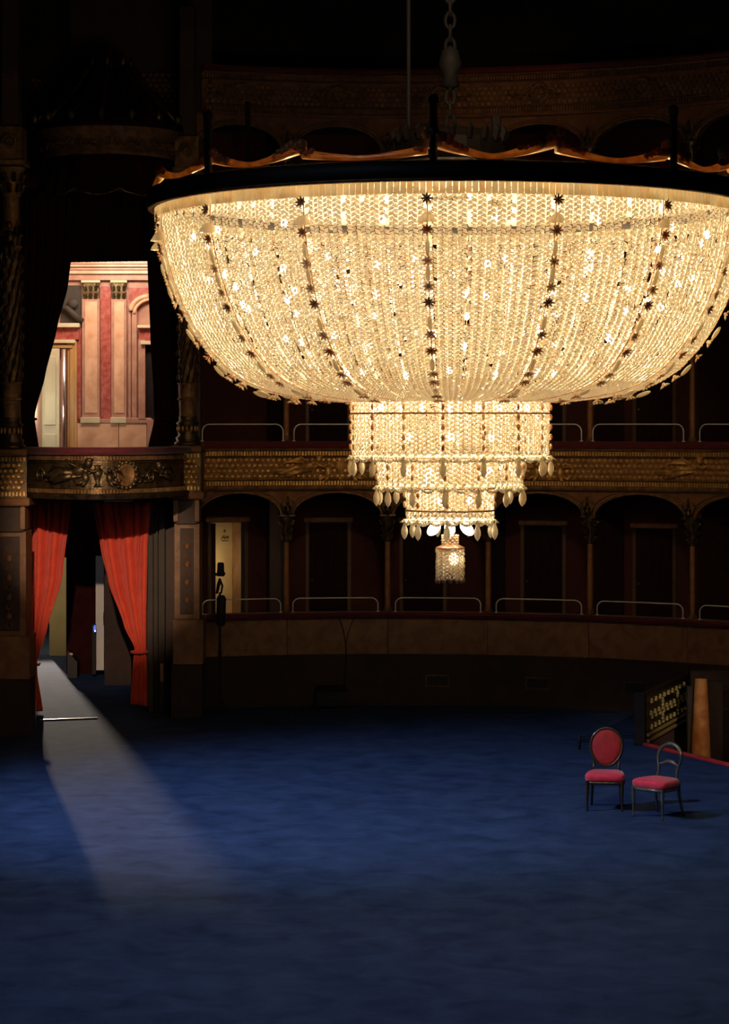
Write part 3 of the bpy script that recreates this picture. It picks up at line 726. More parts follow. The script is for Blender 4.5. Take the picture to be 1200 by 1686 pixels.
# --- balcony front of the royal box
pa, pm, pb = Vector((X(45,35.6), 35.6)), Vector((X(178,34.8), 34.75)), Vector((X(303,36.6), 36.6))
def bez(t): return pa*(1-t)**2+pm*2*t*(1-t)+pb*t*t
ctrl = pm*2-(pa+pb)*.5
def bp(t): return pa*(1-t)**2+ctrl*2*t*(1-t)+pb*t*t
NS = 48; bl = [bp(i/NS) for i in range(NS+1)]
cum = [0]
for i in range(NS): cum.append(cum[-1]+(bl[i+1]-bl[i]).length)
LB = cum[-1]
def bal(p):   # (u along, w out, z)
    u = min(max(p[0], 0), LB); i = 0
    while i < NS-1 and cum[i+1] < u: i += 1
    t = (u-cum[i])/(cum[i+1]-cum[i]); q = bl[i]+(bl[i+1]-bl[i])*t; d = (bl[i+1]-bl[i]).normalized()
    i2 = min(i+1, NS-1) if t > .5 else max(i-1, 0); d2 = (bl[i2+1]-bl[i2]).normalized(); d = (d*(1-abs(t-.5))+d2*abs(t-.5)).normalized()
    return (q.x+d.y*p[1], q.y-d.x*p[1], p[2])
def bsweep(mb, prof, n=48):
    m_ = len(prof); vs = []
    for i in range(n+1):
        for (o, z) in prof: vs.append(bal((LB*i/n, o, z)))
    fs = []
    for i in range(n):
        for j in range(m_):
            k = (j+1) % m_; fs.append((i*m_+j, (i+1)*m_+j, (i+1)*m_+k, i*m_+k))
    fs.append(tuple(range(m_))); fs.append(tuple(n*m_+j for j in range(m_-1, -1, -1)))
    return mb.add(vs, fs)
rb = empty('royal_box_balcony', (pm.x, pm.y, 3.6), 'bulging dark balcony front with bronze figures and a medallion', 'balcony')
zb0, zb1 = 3.66, 4.26
m = MB(); bsweep(m, [(0, zb0), (-.2, zb0), (-.2, zb1), (0, zb1)]); build('backing', m, gfig, rb)
m = MB(); bsweep(m, [(.06, zb0-.06), (-.2, zb0-.06), (-.2, zb0+.02), (.1, zb0+.02)]); bsweep(m, [(.03, zb0+.10), (0, zb0+.10), (0, zb0+.12), (.03, zb0+.12)]); bsweep(m, [(.03, zb1-.12), (0, zb1-.12), (0, zb1-.10), (.03, zb1-.10)]); build('moulding', m, gfig, rb)
m = MB(); dentils(m, .03, LB-.03, zb0+.06, .06, 0.01, bal); dentils(m, .03, LB-.03, zb1-.05, .06, .01, bal); build('dentils', m, M['gold_dim'], rb, kind='stuff')
m = MB(); bsweep(m, [(.10, zb1), (.13, zb1+.05), (.10, zb1+.11), (-.2, zb1+.11), (-.2, zb1)]); build('velvet_armrest', m, M['velvet'], rb, True, label='crimson velvet arm rest')
uc = lambda px: min(range(NS+1), key=lambda i: abs(600+F*bl[i].x/bl[i].y-px))
def bplace(t, px, z): u0 = cum[uc(px)]; return MB().merge(t, lambda p: bal((u0+p[0], p[1], p[2]+z)))
for nm, t, px, z in (('relief_figure', putto(1.05, 1), 120, 3.93), ('relief_figure', putto(.8, -1), 262, 3.93), ('relief_figure', urn_group(.75), 162, 3.93), ('scroll', scroll(.9, -1), 75, 3.95), ('scroll', scroll(.8, 1), 235, 3.92)):
    build(nm, bplace(t, px, z), gfig, rb, True)
m = MB(); m.lathe([(0, .035), (.12, .035), (.13, .05), (.15, .06), (.17, .05), (.18, .0)], 24); m.map(lambda p: (p[0], p[2]+.0, p[1])); build('medallion', bplace(m, 206, 3.96), M['gold_dim'], rb, True)
build('wreath', bplace(wreath(.19, 16), 206, 3.96), gfig, rb, True)
m = MB(); m.add([(p.x, p.y+.15, 3.60) for p in bl]+[(pa.x, 38.9, 3.60), (pb.x, 38.9, 3.60)], [])
nn = len(bl); v = [(p.x, p.y+.12, 3.58) for p in bl]+[(pb.x, 38.5, 3.58), (pa.x, 38.5, 3.58)]; v2 = [(x, y, 3.66) for x, y, z in v]
m = MB().add(v+v2, [tuple(range(len(v)))[::-1], tuple(range(len(v), 2*len(v)))]+[(j, (j+1) % len(v), (j+1) % len(v)+len(v), j+len(v)) for j in range(len(v))])
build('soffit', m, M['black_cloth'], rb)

# --- canopy with crown above the royal box
YC = 37.0; cxc = X(170, YC)
can = empty('royal_canopy', (cxc, YC+.4, Z(250,YC)), 'dark crown-shaped canopy with gilt band over the royal box', 'canopy')
zb = Z(255,YC); zt_ = Z(208,YC); hw_ = 1.06
def can_mod(a, z): return 1.0
m = MB(); prof = [(1.22, zt_-.02), (1.20, zt_+.10), (.98, zt_+.30), (.72, zt_+.55), (.52, zt_+.80), (.40, zt_+.98), (.28, zt_+1.02), (.0, zt_+1.02)]
m.lathe([(r_, z) for r_, z in prof], 32, (cxc, YC+.9)); build('dome', m, M['velvet_dark'], can, True)
for k in range(9):
    an = pi+pi*k/8
    m = MB(); pts = [(cxc+(r_+.03)*math.cos(an), YC+.9+(r_+.03)*math.sin(an), z+.02) for r_, z in prof[1:7]]; m.tube(pts, [.05, .04, .04, .035, .04, .05], 6)
    m.ell((pts[0][0], pts[0][1], pts[0][2]+.05), (.07, .07, .10), 8, 6); build('crown_rib', m, gfig if k % 4 else M['wood_dark'], can, True)
m = MB(); zz = zt_+1.0
m.lathe([(.30, zz), (.34, zz+.05), (.26, zz+.12), (.16, zz+.20), (.05, zz+.25), (.07, zz+.30), (0, zz+.36)], 16, (cxc, YC+.9))
for k in range(8):
    an = 2*pi*k/8; m.tube([(cxc+.30*math.cos(an), YC+.9+.30*math.sin(an), zz), (cxc+.36*math.cos(an), YC+.9+.36*math.sin(an), zz+.14), (cxc+.33*math.cos(an), YC+.9+.33*math.sin(an), zz+.22)], [.03, .04, .01], 6)
build('crown_finial', m, gfig, can, True)
m = MB(); m.lathe([(1.02, zb), (1.08, zb+.03), (1.03, zb+.08), (1.05, zb+.28), (1.12, zb+.32), (1.14, zb+.40), (1.17, zt_)], 40, (cxc, YC+.9)); build('gilt_band', m, M['gold_dim'], can, True)
for k in range(11):
    an = pi+pi*(k+.5)/11; t = scroll(.55, 1 if k % 2 else -1)
    ca_, sa_ = math.cos(an), math.sin(an)
    m = MB().merge(t, lambda p: (cxc+(1.04+p[1])*ca_-p[0]*sa_, YC+.9+(1.04+p[1])*sa_+p[0]*ca_, zb+.18+p[2])); build('scroll', m, M['gold_dim'], can, True)
# valance: hanging velvet with scalloped hem
m = MB(); zv = Z(322, YC)
def val(u, v):
    a = pi+pi*u; r_ = 1.0+.16*v+.03*math.cos(u*2*pi*14)*v; hem = zv+.10-.10*abs(math.sin(u*pi*5.0+.3))
    z = zb+(hem-zb)*v; return (cxc+r_*1.0*math.cos(a), YC+.9+r_*math.sin(a), z)
m.grid(120, 8, val); build('valance', m, M['velvet_dark'], can, True, solid=.01)
m = MB(); m.tube([Vector(val(i/120, 1.0))+Vector((0, -.01, 0)) for i in range(121)], .014, 5); build('valance_fringe', m, M['gold_black'], can, True)

# --- cloth generator
def drape(edgeL, edgeR, Y, folds, amp, nv=40, nu=90, phase=0, yslope=0):
    """edgeL/edgeR: lists of (py, px) control points top to bottom"""
    def itp(e, t):
        z0 = e[0][0]; z1 = e[-1][0]; y = z0+(z1-z0)*t
        for k in range(len(e)-1):
            if y <= e[k+1][0] or k == len(e)-2:
                q = (y-e[k][0])/(e[k+1][0]-e[k][0]); q2 = q*q*(3-2*q)*.35+q*.65; return e[k][1]+(e[k+1][1]-e[k][1])*q2, y
    def fn(u, v):
        l, y1 = itp(edgeL, v); r_, y2 = itp(edgeR, v); px = l+(r_-l)*u; py = y1+(y2-y1)*u
        wpx = abs(r_-l); a = amp*(.35+.65*min(1, wpx/60.0))
        cc_ = math.cos(2*pi*folds*(u+.02*math.sin(5*u+2*v))+phase); yy = Y+yslope*u-a*(1.6*abs(cc_)**.8-.8)
        x, _, z = P(px, py, Y+yslope*u); return (x+.2*a*math.sin(2*pi*folds*u+phase), yy, z)
    return MB().grid(nu, nv, fn)
# bright red curtains of the lower passage
c = drape([(826, 46), (960, 47), (1040, 48), (1093, 50), (1110, 52), (1171, 60)], [(826, 118), (950, 104), (1030, 80), (1093, 61), (1110, 61), (1170, 71)], 38.3, 3.0, .13)
rc = empty('red_curtain', (X(70,38.3), 38.3, .0), 'bright red curtain tied back at the left side of the lower passage', 'curtain', 'curtains of the lower passage')
build('cloth', c, M['curtain'], rc, True, solid=.012)
m = MB().tube([(X(55.5,38.3)+.10*math.cos(2*pi*k/16), 38.25+.13*math.sin(2*pi*k/16), Z(1093,38.3)+.01*math.cos(k)) for k in range(16)], .022, 6, closed=True)
m.tube([(X(50,38.3), 38.2, Z(1093,38.3)), (X(44,38.3), 38.4, Z(1086,38.3))], .015, 6); build('tieback', m, M['curtain'], rc, True)
c = drape([(826, 150), (900, 163), (960, 176), (1030, 202), (1066, 221), (1090, 218), (1158, 213)], [(826, 246), (900, 241), (1000, 239), (1066, 239), (1090, 240), (1162, 241)], 38.5, 3.0, .13, phase=1)
rc = empty('red_curtain', (X(210,38.5), 38.5, .0), 'bright red curtain gathered to the right side of the lower passage', 'curtain', 'curtains of the lower passage')
build('cloth', c, M['curtain'], rc, True, solid=.012)
m = MB().tube([(X(230,38.5)+.13*math.cos(2*pi*k/16), 38.45+.13*math.sin(2*pi*k/16), Z(1073,38.5)) for k in range(16)], .022, 6, closed=True); build('tieback', m, M['curtain'], rc, True)
# dark upper drapes
c = drape([(318, 34), (500, 34), (640, 34), (690, 36), (742, 34)], [(318, 126), (400, 121), (470, 113), (540, 95), (620, 75), (680, 58), (690, 57), (742, 64)], 38.3, 7, .09)
ud = empty('dark_drape', (X(60,38.3), 38.3, 4.3), 'dark oxblood velvet drape at the left of the royal box, tied low', 'drape', 'drapes of the royal box')
build('cloth', c, M['velvet_dark'], ud, True, solid=.015)
m = MB().tube([(X(50,38.3)+.10*math.cos(2*pi*k/16), 38.25+.12*math.sin(2*pi*k/16), Z(690,38.3)) for k in range(16)], .022, 6, closed=True); build('tieback', m, M['velvet_dark'], ud, True)
c = drape([(318, 238), (430, 243), (560, 248), (650, 253), (690, 254), (742, 243)], [(318, 300), (430, 296), (600, 292), (690, 290), (742, 292)], 38.5, 5, .08)
ud = empty('dark_drape', (X(270,38.5), 38.5, 4.3), 'dark oxblood velvet drape at the right of the royal box, beside the pillar', 'drape', 'drapes of the royal box')
build('cloth', c, M['velvet_dark'], ud, True, solid=.015)
m = MB().tube([(X(272,38.5)+.18*math.cos(2*pi*k/16), 38.45+.12*math.sin(2*pi*k/16), Z(690,38.5)) for k in range(16)], .02, 6, closed=True); build('tieback', m, M['velvet_dark'], ud, True)
c = drape([(318, 100), (432, 116)], [(318, 262), (430, 246)], 38.75, 11, .05, 10, 120)
build('pleated_pelmet', c, M['velvet_dark'], None, True, 'pleated dark red pelmet hanging above the lit marble foyer', 'curtain', solid=.01)

# --- foyer seen through the royal box
YF = 41.6
foy = empty('wall_foyer', (X(160,YF), YF, 3.72), kind='structure', label='peach and red marble foyer wall behind the royal box')
def fb_(name, px0, px1, py0, py1, d0, d1, mt, ch=.0, label=None):
    m = MB(); m.box(X(px0,YF), X(px1,YF), YF-d1, YF-d0, Z(py1,YF), Z(py0,YF), ch); return build(name, m, mt, foy, label=label)
fb_('rear_panel', 20, 300, 400, 795, -.1, 0, M['rose'])
fb_('base_slab', 112, 196, 697, 800, 0, .10, M['pink'], .005); fb_('base_slab', 197, 242, 697, 800, 0, .10, M['pink'], .005); fb_('base_slab', 243, 290, 690, 800, 0, .13, M['rose'], .005)
fb_('plinth_block', 134, 166, 687, 697, 0, .14, M['cream'], .01); fb_('plinth_block', 183, 209, 687, 697, 0, .14, M['cream'], .01); fb_('plinth_strip', 166, 183, 690, 697, 0, .11, M['rose'], .01); fb_('plinth_strip', 209, 250, 688, 697, 0, .12, M['rose'], .01)
for (a_, b_) in ((136, 165), (184, 209)):
    fb_('pilaster', a_, b_, 492, 687, 0, .09, M['rose'], .005); fb_('pilaster_panel', a_+5, b_-4, 497, 680, .09, .10, M['pink'], .004)
    fb_('capital_slab', a_-1, b_+1, 462, 466, 0, .13, M['cream'], .004)
    m = MB(); m.box(X(a_+1,YF), X(b_-1,YF), YF-.1, YF, Z(492,YF), Z(466,YF))
    cc = X((a_+b_)/2, YF)
    for q in (-1, 0, 1):
        for zz in (Z(486,YF), Z(474,YF)):
            m.tube([(cc+q*.09, YF-.10, zz-.05), (cc+q*.10, YF-.14, zz+.02), (cc+q*.12, YF-.16, zz+.03)], [.03, .03, .012], 5)
    for q in (-1, 1): m.ell((cc+q*.12, YF-.13, Z(470,YF)), (.035, .03, .035), 8, 5)
    build('capital', m, M['gold_black'], foy)
fb_('red_panel', 166, 183, 472, 690, 0, .06, M['redmarble'], .003)
fb_('red_panel', 128, 134, 540, 690, 0, .05, M['redmarble'], .003); fb_('red_panel', 212, 245, 474, 500, 0, .03, M['redmarble'], .003)
for k, (y0, y1, d, mt) in enumerate(((432, 437, .34, 'rose'), (437, 441, .30, 'pink'), (442, 446, .24, 'rose'), (446, 452, .20, 'pink'), (452, 462, .12, 'rose'))):
    fb_('cornice', 100, 262, y0, y1, 0, d, M[mt], .006)
# left: pediment and door casing
fb_('casing', 113, 128, 562, 790, .0, .155, M['woodgold'], .008); fb_('casing', 117, 124, 560, 790, .16, .18, M['woodgold'], .004)
fb_('door_entablature', 92, 133, 533, 540, 0, .26, M['cream'], .008); fb_('door_entablature', 92, 131, 540, 560, 0, .16, M['redmarble'], .004); fb_('door_entablature', 88, 126, 560, 566, 0, .24, M['cream'], .008); fb_('door_entablature', 88, 122, 568, 574, 0, .20, M['woodgold'], .008)
m = MB(); m.tube([(X(100,YF), YF-.1, Z(505,YF)), (X(112,YF), YF-.14, Z(508,YF)), (X(123,YF), YF-.12, Z(518,YF)), (X(137,YF), YF-.1, Z(530,YF))], [.03, .05, .06, .05], 8)
m.ell((X(122,YF), YF-.12, Z(500,YF)), (.10, .05, .09), 10, 6); build('broken_pediment', m, M['grey_wood'], foy, True)
fb_('grey_panel', 100, 134, 470, 533, 0, .03, M['grey_wood'])
# right: arched pediment with casing
m = MB(); pts = []
for k in range(9):
    t = pi-k/8*pi*.5; pts.append((X(248,YF)+.34*math.cos(t), YF-.10, Z(512,YF)+.26*math.sin(t)))
m.tube(pts, .045, 8); m.tube([(p[0]*1+.06, p[1], p[2]-.05) for p in pts], .03, 8); build('arched_pediment', m, M['pink'], foy, True)
fb_('casing', 212, 216, 500, 690, 0, .07, M['rose'], .004); fb_('casing', 218, 226, 500, 690, 0, .10, M['rose'], .004); fb_('casing', 229, 240, 560, 690, 0, .13, M['rose'], .004)
fb_('door_entablature', 228, 262, 536, 541, 0, .22, M['cream'], .008); fb_('door_entablature', 230, 262, 541, 562, 0, .12, M['redmarble'], .004); fb_('door_entablature', 233, 262, 562, 568, 0, .2, M['cream'], .008)
fb_('dark_doorway', 241, 262, 568, 690, 0, .05, M['lacquer'])
# open door leaf in cream and steel edge pipe
m = MB(); m.box(X(50,40.9), X(98,40.9), 40.85, 40.92, 3.72, Z(574,40.9), .01)
dl_ = empty('door_9', (X(75,40.9), 40.9, 3.72), kind='structure', label='cream open door leaf of the foyer')
build('door_leaf', m, M['cream'], dl_)
for (a_, b_) in ((56, 70), (74, 92)):
    for (z0, z1) in ((3.85, 4.55), (4.7, 5.9)):
        m = MB(); m.box(X(a_,40.85), X(b_,40.85), 40.82, 40.85, z0, z1, .01); build('door_panel', m, M['cream'], dl_)
m = MB().tube([(X(105,40.7), 40.7, 3.72), (X(105,40.7), 40.7, Z(575,40.7))], .038, 12); build('steel_post', m, M['steel'], None, True, 'bright vertical steel post beside the cream foyer door', 'post')
m = MB(); m.box(X(-12,YL), X(330,YR), 39.1, 42, Z(400,YF)+.05, Z(400,YF)+.2); build('ceiling_foyer', m, M['cream'], kind='structure')
m = MB(); m.box(X(-12,YL)-.1, X(-12,YL), 39.0, 42, 3.55, Z(400,YF)+.1); m.box(X(300,YF), X(300,YF)+.1, 39.0, 42, 3.55, Z(400,YF)+.1); build('wall_foyer_side', m, M['rose'], kind='structure')
area('foyer_lamp', (X(185,40), 39.9, Z(405,40)), (X(150,41.5), 41.6, 5.2), 72, (1.0, 0.80, 0.60), 1.4, .5)
point('foyer_lamp', (X(70,40), 40.0, 5.0), 16, (0.95, 0.95, 0.8), .15)

# --- lower passage
m = MB()
YD = 44.4
xL, xR = -6.33, X(109, YD)
m.box(-7.6, xL, YD, YD+.15, 0, 3.6); m.box(xR, X(330,YR), YD, YD+.15, 0, 3.6); m.box(xL, xR, YD, YD+.15, 2.2, 3.6)
build('wall_passage', m, M['velvet_dark'], kind='structure')
m = MB(); m.box(X(242,38.9), X(286,37.9), 38.6, 38.9, 0, 3.6); build('wall_jamb', m, M['wood_dark'], kind='structure')
m = MB(); m.box(X(286,38.3), X(286,38.3)+.1, 38.65, YD, 0, 3.6); m.box(-7.6, -7.5, 36, YD, 0, 3.6); build('wall_passage_side', m, M['wood_dark'], kind='structure')
m = MB(); m.box(X(172,42.5), X(216,42.5), 42.5, 42.6, 0, 3.6); build('wall_panelled', m, M['base'], kind='structure')
m = MB(); m.box(X(244,38.5), X(252,38.5), 38.45, 38.6, 0, 2.9, .01); m.box(X(257,38.5), X(260,38.5), 38.45, 38.6, 0, 3.5, .01); m.box(X(263,38.5), X(272,38.5), 38.4, 38.6, 0, 3.4, .01)
build('trim_12', m, M['grey_wood'], kind='structure', label='grey painted door casing right of the red curtain')
m = MB(); m.box(X(264,38.4), X(269,38.4), 38.36, 38.4, Z(1122,38.4), Z(1092,38.4)); build('trim_13', m, M['woodgold'], kind='structure')
# corridor behind: cream wall following the beam
def wallseg(name, p0, p1, z0, z1, mt, t=.1):
    d = Vector((p1[0]-p0[0], p1[1]-p0[1])).normalized(); n = Vector((d.y, -d.x))*t
    m = MB(); v = [(p0[0], p0[1]), (p1[0], p1[1]), (p1[0]+n.x, p1[1]+n.y), (p0[0]+n.x, p0[1]+n.y)]
    m.add([(x, y, z0) for x, y in v]+[(x, y, z1) for x, y in v], [(0,3,2,1),(4,5,6,7),(0,1,5,4),(1,2,6,5),(2,3,7,6),(3,0,4,7)]); return build(name, m, mt, kind='structure')
wallseg('wall_corridor', (-5.58, YD+.15), (-7.2, 58), 0, 3.7, M['cream'])
wallseg('wall_corridor_left', (-6.6, YD+.15), (-9.6, 58), 0, 3.7, M['cream'], -.1)
wallseg('wall_corridor_return', (-6.42, 48.0), (-5.9, 48.0), 0, 3.7, M['cream'])
point('added_corridor_fill', (-6.0, 46.3, 2.9), 5, (1.0, 0.93, 0.72), .05)  # added unseen point light that brightens the cream return wall
m = MB(); m.box(-10, -7, 58, 58.1, 0, 3.7); build('wall_corridor_end', m, M['cream'], kind='structure')
m = MB(); m.box(-10.2, -5, YD+.1, 58.2, 3.7, 3.8); build('ceiling_corridor', m, M['cream'], kind='structure')
# white door leaf, blue indicator, threshold, case
wd = empty('door_10', P(164, 1110, 43.9), kind='structure', label='narrow white edge of an open door in the lower passage')
m = MB(); m.box(X(157.5,43.9), X(171,43.9), 43.9, 43.96, .12, Z(915,43.9), .008); build('door_leaf', m, M['white'], wd)
m = MB(); m.box(X(169,43.9), X(173,43.9), 43.86, 43.93, Z(1012,43.9), Z(1026,43.9)) if False else m.tube([(X(171.5,43.8), 43.86, Z(1008,43.8)), (X(171.5,43.8), 43.82, Z(1018,43.8)), (X(171.5,43.8), 43.86, Z(1030,43.8))], .02, 6); build('door_handle', m, M['black'], wd)
point('added_passage_fill', (X(150,41), 41.6, 2.9), 6, (0.9, 0.85, 0.85), .08)  # added point light that brightens the white door leaf
m = MB(); m.ell(P(156, 1035, 43.6), (.026, .03, .07), 10, 7); bl_ = build('indicator_lamp', m, M['blue_light'], None, True, 'tiny glowing blue indicator lamp beside the white door', 'lamp')
m = MB(); m.ell(P(156.5, 1039, 43.55), (.014, .03, .014), 8, 5); build('lens', m, M['white_light'], bl_, True)
m = MB(); m.box(X(152,43.7), X(158,43.7), 43.66, 43.72, Z(1110,43.7), Z(1028,43.7)); build('stand', m, M['black'], bl_)
m = MB(); a_ = Vector((-5.16, 37.36)); b_ = Vector((-4.28, 37.62))
m.add([(a_.x, a_.y, 0), (b_.x, b_.y, 0), (b_.x, b_.y+.05, 0), (a_.x, a_.y+.05, 0), (a_.x, a_.y, .02), (b_.x, b_.y, .02), (b_.x, b_.y+.05, .02), (a_.x, a_.y+.05, .02)], [(0,3,2,1),(4,5,6,7),(0,1,5,4),(1,2,6,5),(2,3,7,6),(3,0,4,7)])
build('threshold_strip', m, M['steel'], None, False, 'thin metal threshold strip across the beam of light on the floor', 'threshold')
m = MB(); m.prism([(X(112,43.8), .0), (X(128,43.8), .0), (X(128,43.8), .30), (X(124,43.8), .34), (X(114,43.8), .50), (X(112,43.8), .48)], 43.7, 44.1)
bx_ = build('slanted_bin', m, M['lacquer'], None, False, 'small dark slanted bin standing in the lower passage', 'bin')
m = MB(); m.ell(P(117, 1077, 43.66), (.04, .04, .03), 10, 6); build('pale_knob', m, M['cream'], bx_, True)

# ================================================================= CHANDELIER
CXc, CYc = 0.874, 24.0
RZ = lambda py: Z(py, CYc)
pr = 24/F
ZB = RZ(962)
ch = empty('chandelier', (CXc, CYc, ZB), 'huge lit crystal chandelier with a wide bowl and stepped drums below', 'chandelier')
def cbuild(name, m, mt, smooth=False, parent=None, **k):
    """mesh given around the chandelier axis with world heights"""
    p = parent or ch
    return build(name, MB().merge(m, lambda q: (q[0]+CXc, q[1]+CYc, q[2])), mt, p, smooth, org=(CXc, CYc, ZB), **k)
prof_px = [(480, 358), (481, 380), (477, 410), (470, 440), (460, 472), (447, 505), (430, 538), (405, 575), (375, 607), (340, 630), (300, 645), (250, 654), (205, 659), (160, 661)]
prof = [(r_*pr, RZ(y)) for r_, y in prof_px]
seg = [0]
for i in range(len(prof)-1): seg.append(seg[-1]+math.hypot(prof[i+1][0]-prof[i][0], prof[i+1][1]-prof[i][1]))
SL = seg[-1]
def pf(s):
    s = min(max(s, 0), SL); i = 0
    while i < len(prof)-2 and seg[i+1] < s: i += 1
    t = (s-seg[i])/(seg[i+1]-seg[i]); a, b = prof[i], prof[i+1]; d = Vector((b[0]-a[0], b[1]-a[1])).normalized()
    return a[0]+(b[0]-a[0])*t, a[1]+(b[1]-a[1])*t, d
NG = 16; GA = 2*pi/NG; PH = -pi/2+R(-6)   # first rib angle (front is -y)
def bead(mb, pos, tdir, sdir, ndir, L, W, T, sgn):
    d = (sdir+tdir*sgn).normalized(); e = (sdir*-sgn+tdir).normalized()
    vs = [pos+d*L, pos-d*L, pos+e*W, pos-e*W, pos+ndir*T, pos-ndir*T]
    mb.add(vs, [(0,2,4),(2,1,4),(1,3,4),(3,0,4),(2,0,5),(1,2,5),(3,1,5),(0,3,5)])
def net(mb, a0, a1, ncol, s0, s1, pitch, fprof, sag=0.0, gap=(), links=None):
    rows = max(1, round((s1-s0)/pitch)); pitch = (s1-s0)/rows
    for i in range(rows):
        s = s0+(i+.5)*pitch; r0, z0, d = fprof(s)
        nc = ncol
        pw = r0*(a1-a0)/nc
        if pw < 0.017: nc = nc//2; pw *= 2
        for j in range(nc):
            if j in gap and nc == ncol and random.random() < .5: continue
            if random.random() < .012: continue
            u = (j+.5)/nc; a = a0+(a1-a0)*u; rr = r0-sag*4*u*(1-u)+random.uniform(-.006, .006)
            ca_, sa_ = math.cos(a), math.sin(a)
            t = Vector((-sa_, ca_, 0)); sd = Vector((d.x*ca_, d.x*sa_, d.y)); n = sd.cross(t)
            z = z0+(pitch*.25 if j % 2 else -pitch*.25)*d.y*-1
            sg = 1 if j % 2 else -1; q = min(1, pw/pitch*1.05); P0 = Vector((rr*ca_, rr*sa_, z)); Lh = pitch*.74
            bead(mb, P0, t*q, sd, n, Lh, pitch*.47, .015, sg)
            if links is not None:
                e = (sd+t*q*sg).normalized(); c0 = P0-e*Lh*.98-n*.010; f_ = pitch*.15
                bead(links, c0, t*q, sd, n, f_*2.2, f_, .006, -sg)
g = MB(); lk = MB(); net(g, PH, PH+GA, 26, .0, SL, .046, pf, .035, (0, 25, 8, 17), lk)
g0 = cbuild('crystal_net', g, M['crystal'], kind='stuff'); l0 = cbuild('dark_gap_links', lk, M['link'], parent=g0, kind='stuff')  # dark links added between beads to draw the dim gaps
for k in range(1, NG):
    gg = inst(g0, ch, rz=k*GA); ll = l0.copy(); COL.objects.link(ll); ll.parent = gg
# rib chain with rosettes and almond drops
def rosette(mb, pos, n, r, ln, cnt=9, up=None):
    n = Vector(n).normalized(); x = n.orthogonal().normalized(); y = n.cross(x)
    for k in range(cnt):
        a = 2*pi*k/cnt; d = (x*math.cos(a)+y*math.sin(a)+n*.45).normalized()
        p0 = Vector(pos); mb.tube([p0, p0+d*ln*.55, p0+d*ln], [r*.5, r, r*.15], 4)
    mb.ell(pos, (r*1.8, r*1.8, r*1.8), 6, 4)
rib0 = None; ca_, sa_ = math.cos(PH), math.sin(PH)
def rp(s, off):
    r_, z, d = pf(s); nx, nz = -d.y, d.x       # outward normal
    return Vector(((r_+nx*off)*ca_, (r_+nx*off)*sa_, z+nz*off)), Vector((nx*ca_, nx*sa_, nz)), Vector((d.x*ca_, d.x*sa_, d.y))
m = MB().tube([rp(SL*k/40, .012)[0] for k in range(41)], .005, 5)
rib0 = cbuild('rib_wire', m, M['amber'], True)
svals = [.10, .36, 1.02, 1.52, 1.95, 2.5]
kids = []
for q, s in enumerate(svals):
    p, n, d = rp(s, .05); m = MB(); rosette(m, p, n, .012, .065, 8); kids.append(cbuild('rosette', m, (M['smoke'], M['amber'], M['smoke'], M['amber'], M['leaf'], M['leaf'])[q], True, rib0))
p, n, d = rp(.26, .05)
m = MB(); m.lathe([(.0, .05), (.03, .045), (.055, .02), (.085, -.03), (.09, -.045)], 12); m.map(lambda v: (v[0]+p.x, v[1]+p.y, v[2]+p.z)); kids.append(cbuild('glass_bell', m, M['crystal_clear'], True, rib0))
s = .52
while s < SL-.5:
    if all(abs(s-q) > .12 for q in svals):
        p, n, d = rp(s, .06); m = MB(); t = n.cross(d).normalized(); Mx = Matrix((t, n, d)).transposed()
        m.ell(p, (.025, .022, .08), 8, 6, Mx); kids.append(cbuild('almond_drop', m, M['drop'], True, rib0))
        p, n, d = rp(s+.12, .05); m = MB(); rosette(m, p, n, .014, .06, 7); kids.append(cbuild('leaf_cluster', m, M['leaf'], True, rib0))
    s += .235
for k in range(1, NG):
    rr = inst(rib0, ch, rz=k*GA)
    for c_ in kids:
        e = c_.copy(); COL.objects.link(e); e.parent = rr
# rim, fluted band
zr = RZ(352)
m = MB(); m.lathe([(2.96, zr+.02), (3.07, zr+.03), (3.10, zr+.10), (3.07, zr+.20), (2.98, zr+.22), (2.94, zr+.12), (2.96, zr+.02)], 128); cbuild('rim_ring', m, M['rim'], True)
m = MB(); m.lathe([(3.03, zr+.022), (3.075, zr+.022), (3.08, zr+.045), (3.05, zr+.05)], 128); cbuild('rim_bead', m, M['gold_dim'], True)
m = MB()
NF = 320
for k in range(NF):
    a = 2*pi*k/NF; w_ = 3.02*2*pi/NF*.42; t = MB().box(2.990, 3.008, -w_, w_, zr-.085, zr+.022)
    m.merge(t, lambda p: (p[0]*math.cos(a)-p[1]*math.sin(a), p[0]*math.sin(a)+p[1]*math.cos(a), p[2]))
cbuild('fluted_band', m, M['flute'], kind='stuff')
m = MB(); m.lathe([(0.2, zr+.16), (2.82, zr+.10), (2.82, zr+.12), (0.2, zr+.20)], 64); cbuild('added_reflector', m, mat('added_reflector_white', (.7,.66,.6), .5), True)  # added disc that bounces bulb light and leaks some to the garlands
for k in range(8):
    a = PH+GA*2*k; m = MB(); m.tube([(2.5*math.cos(a), 2.5*math.sin(a), zr+.11), (2.97*math.cos(a), 2.97*math.sin(a), zr+.11)], .03, 6); cbuild('spoke', m, M['rim'])
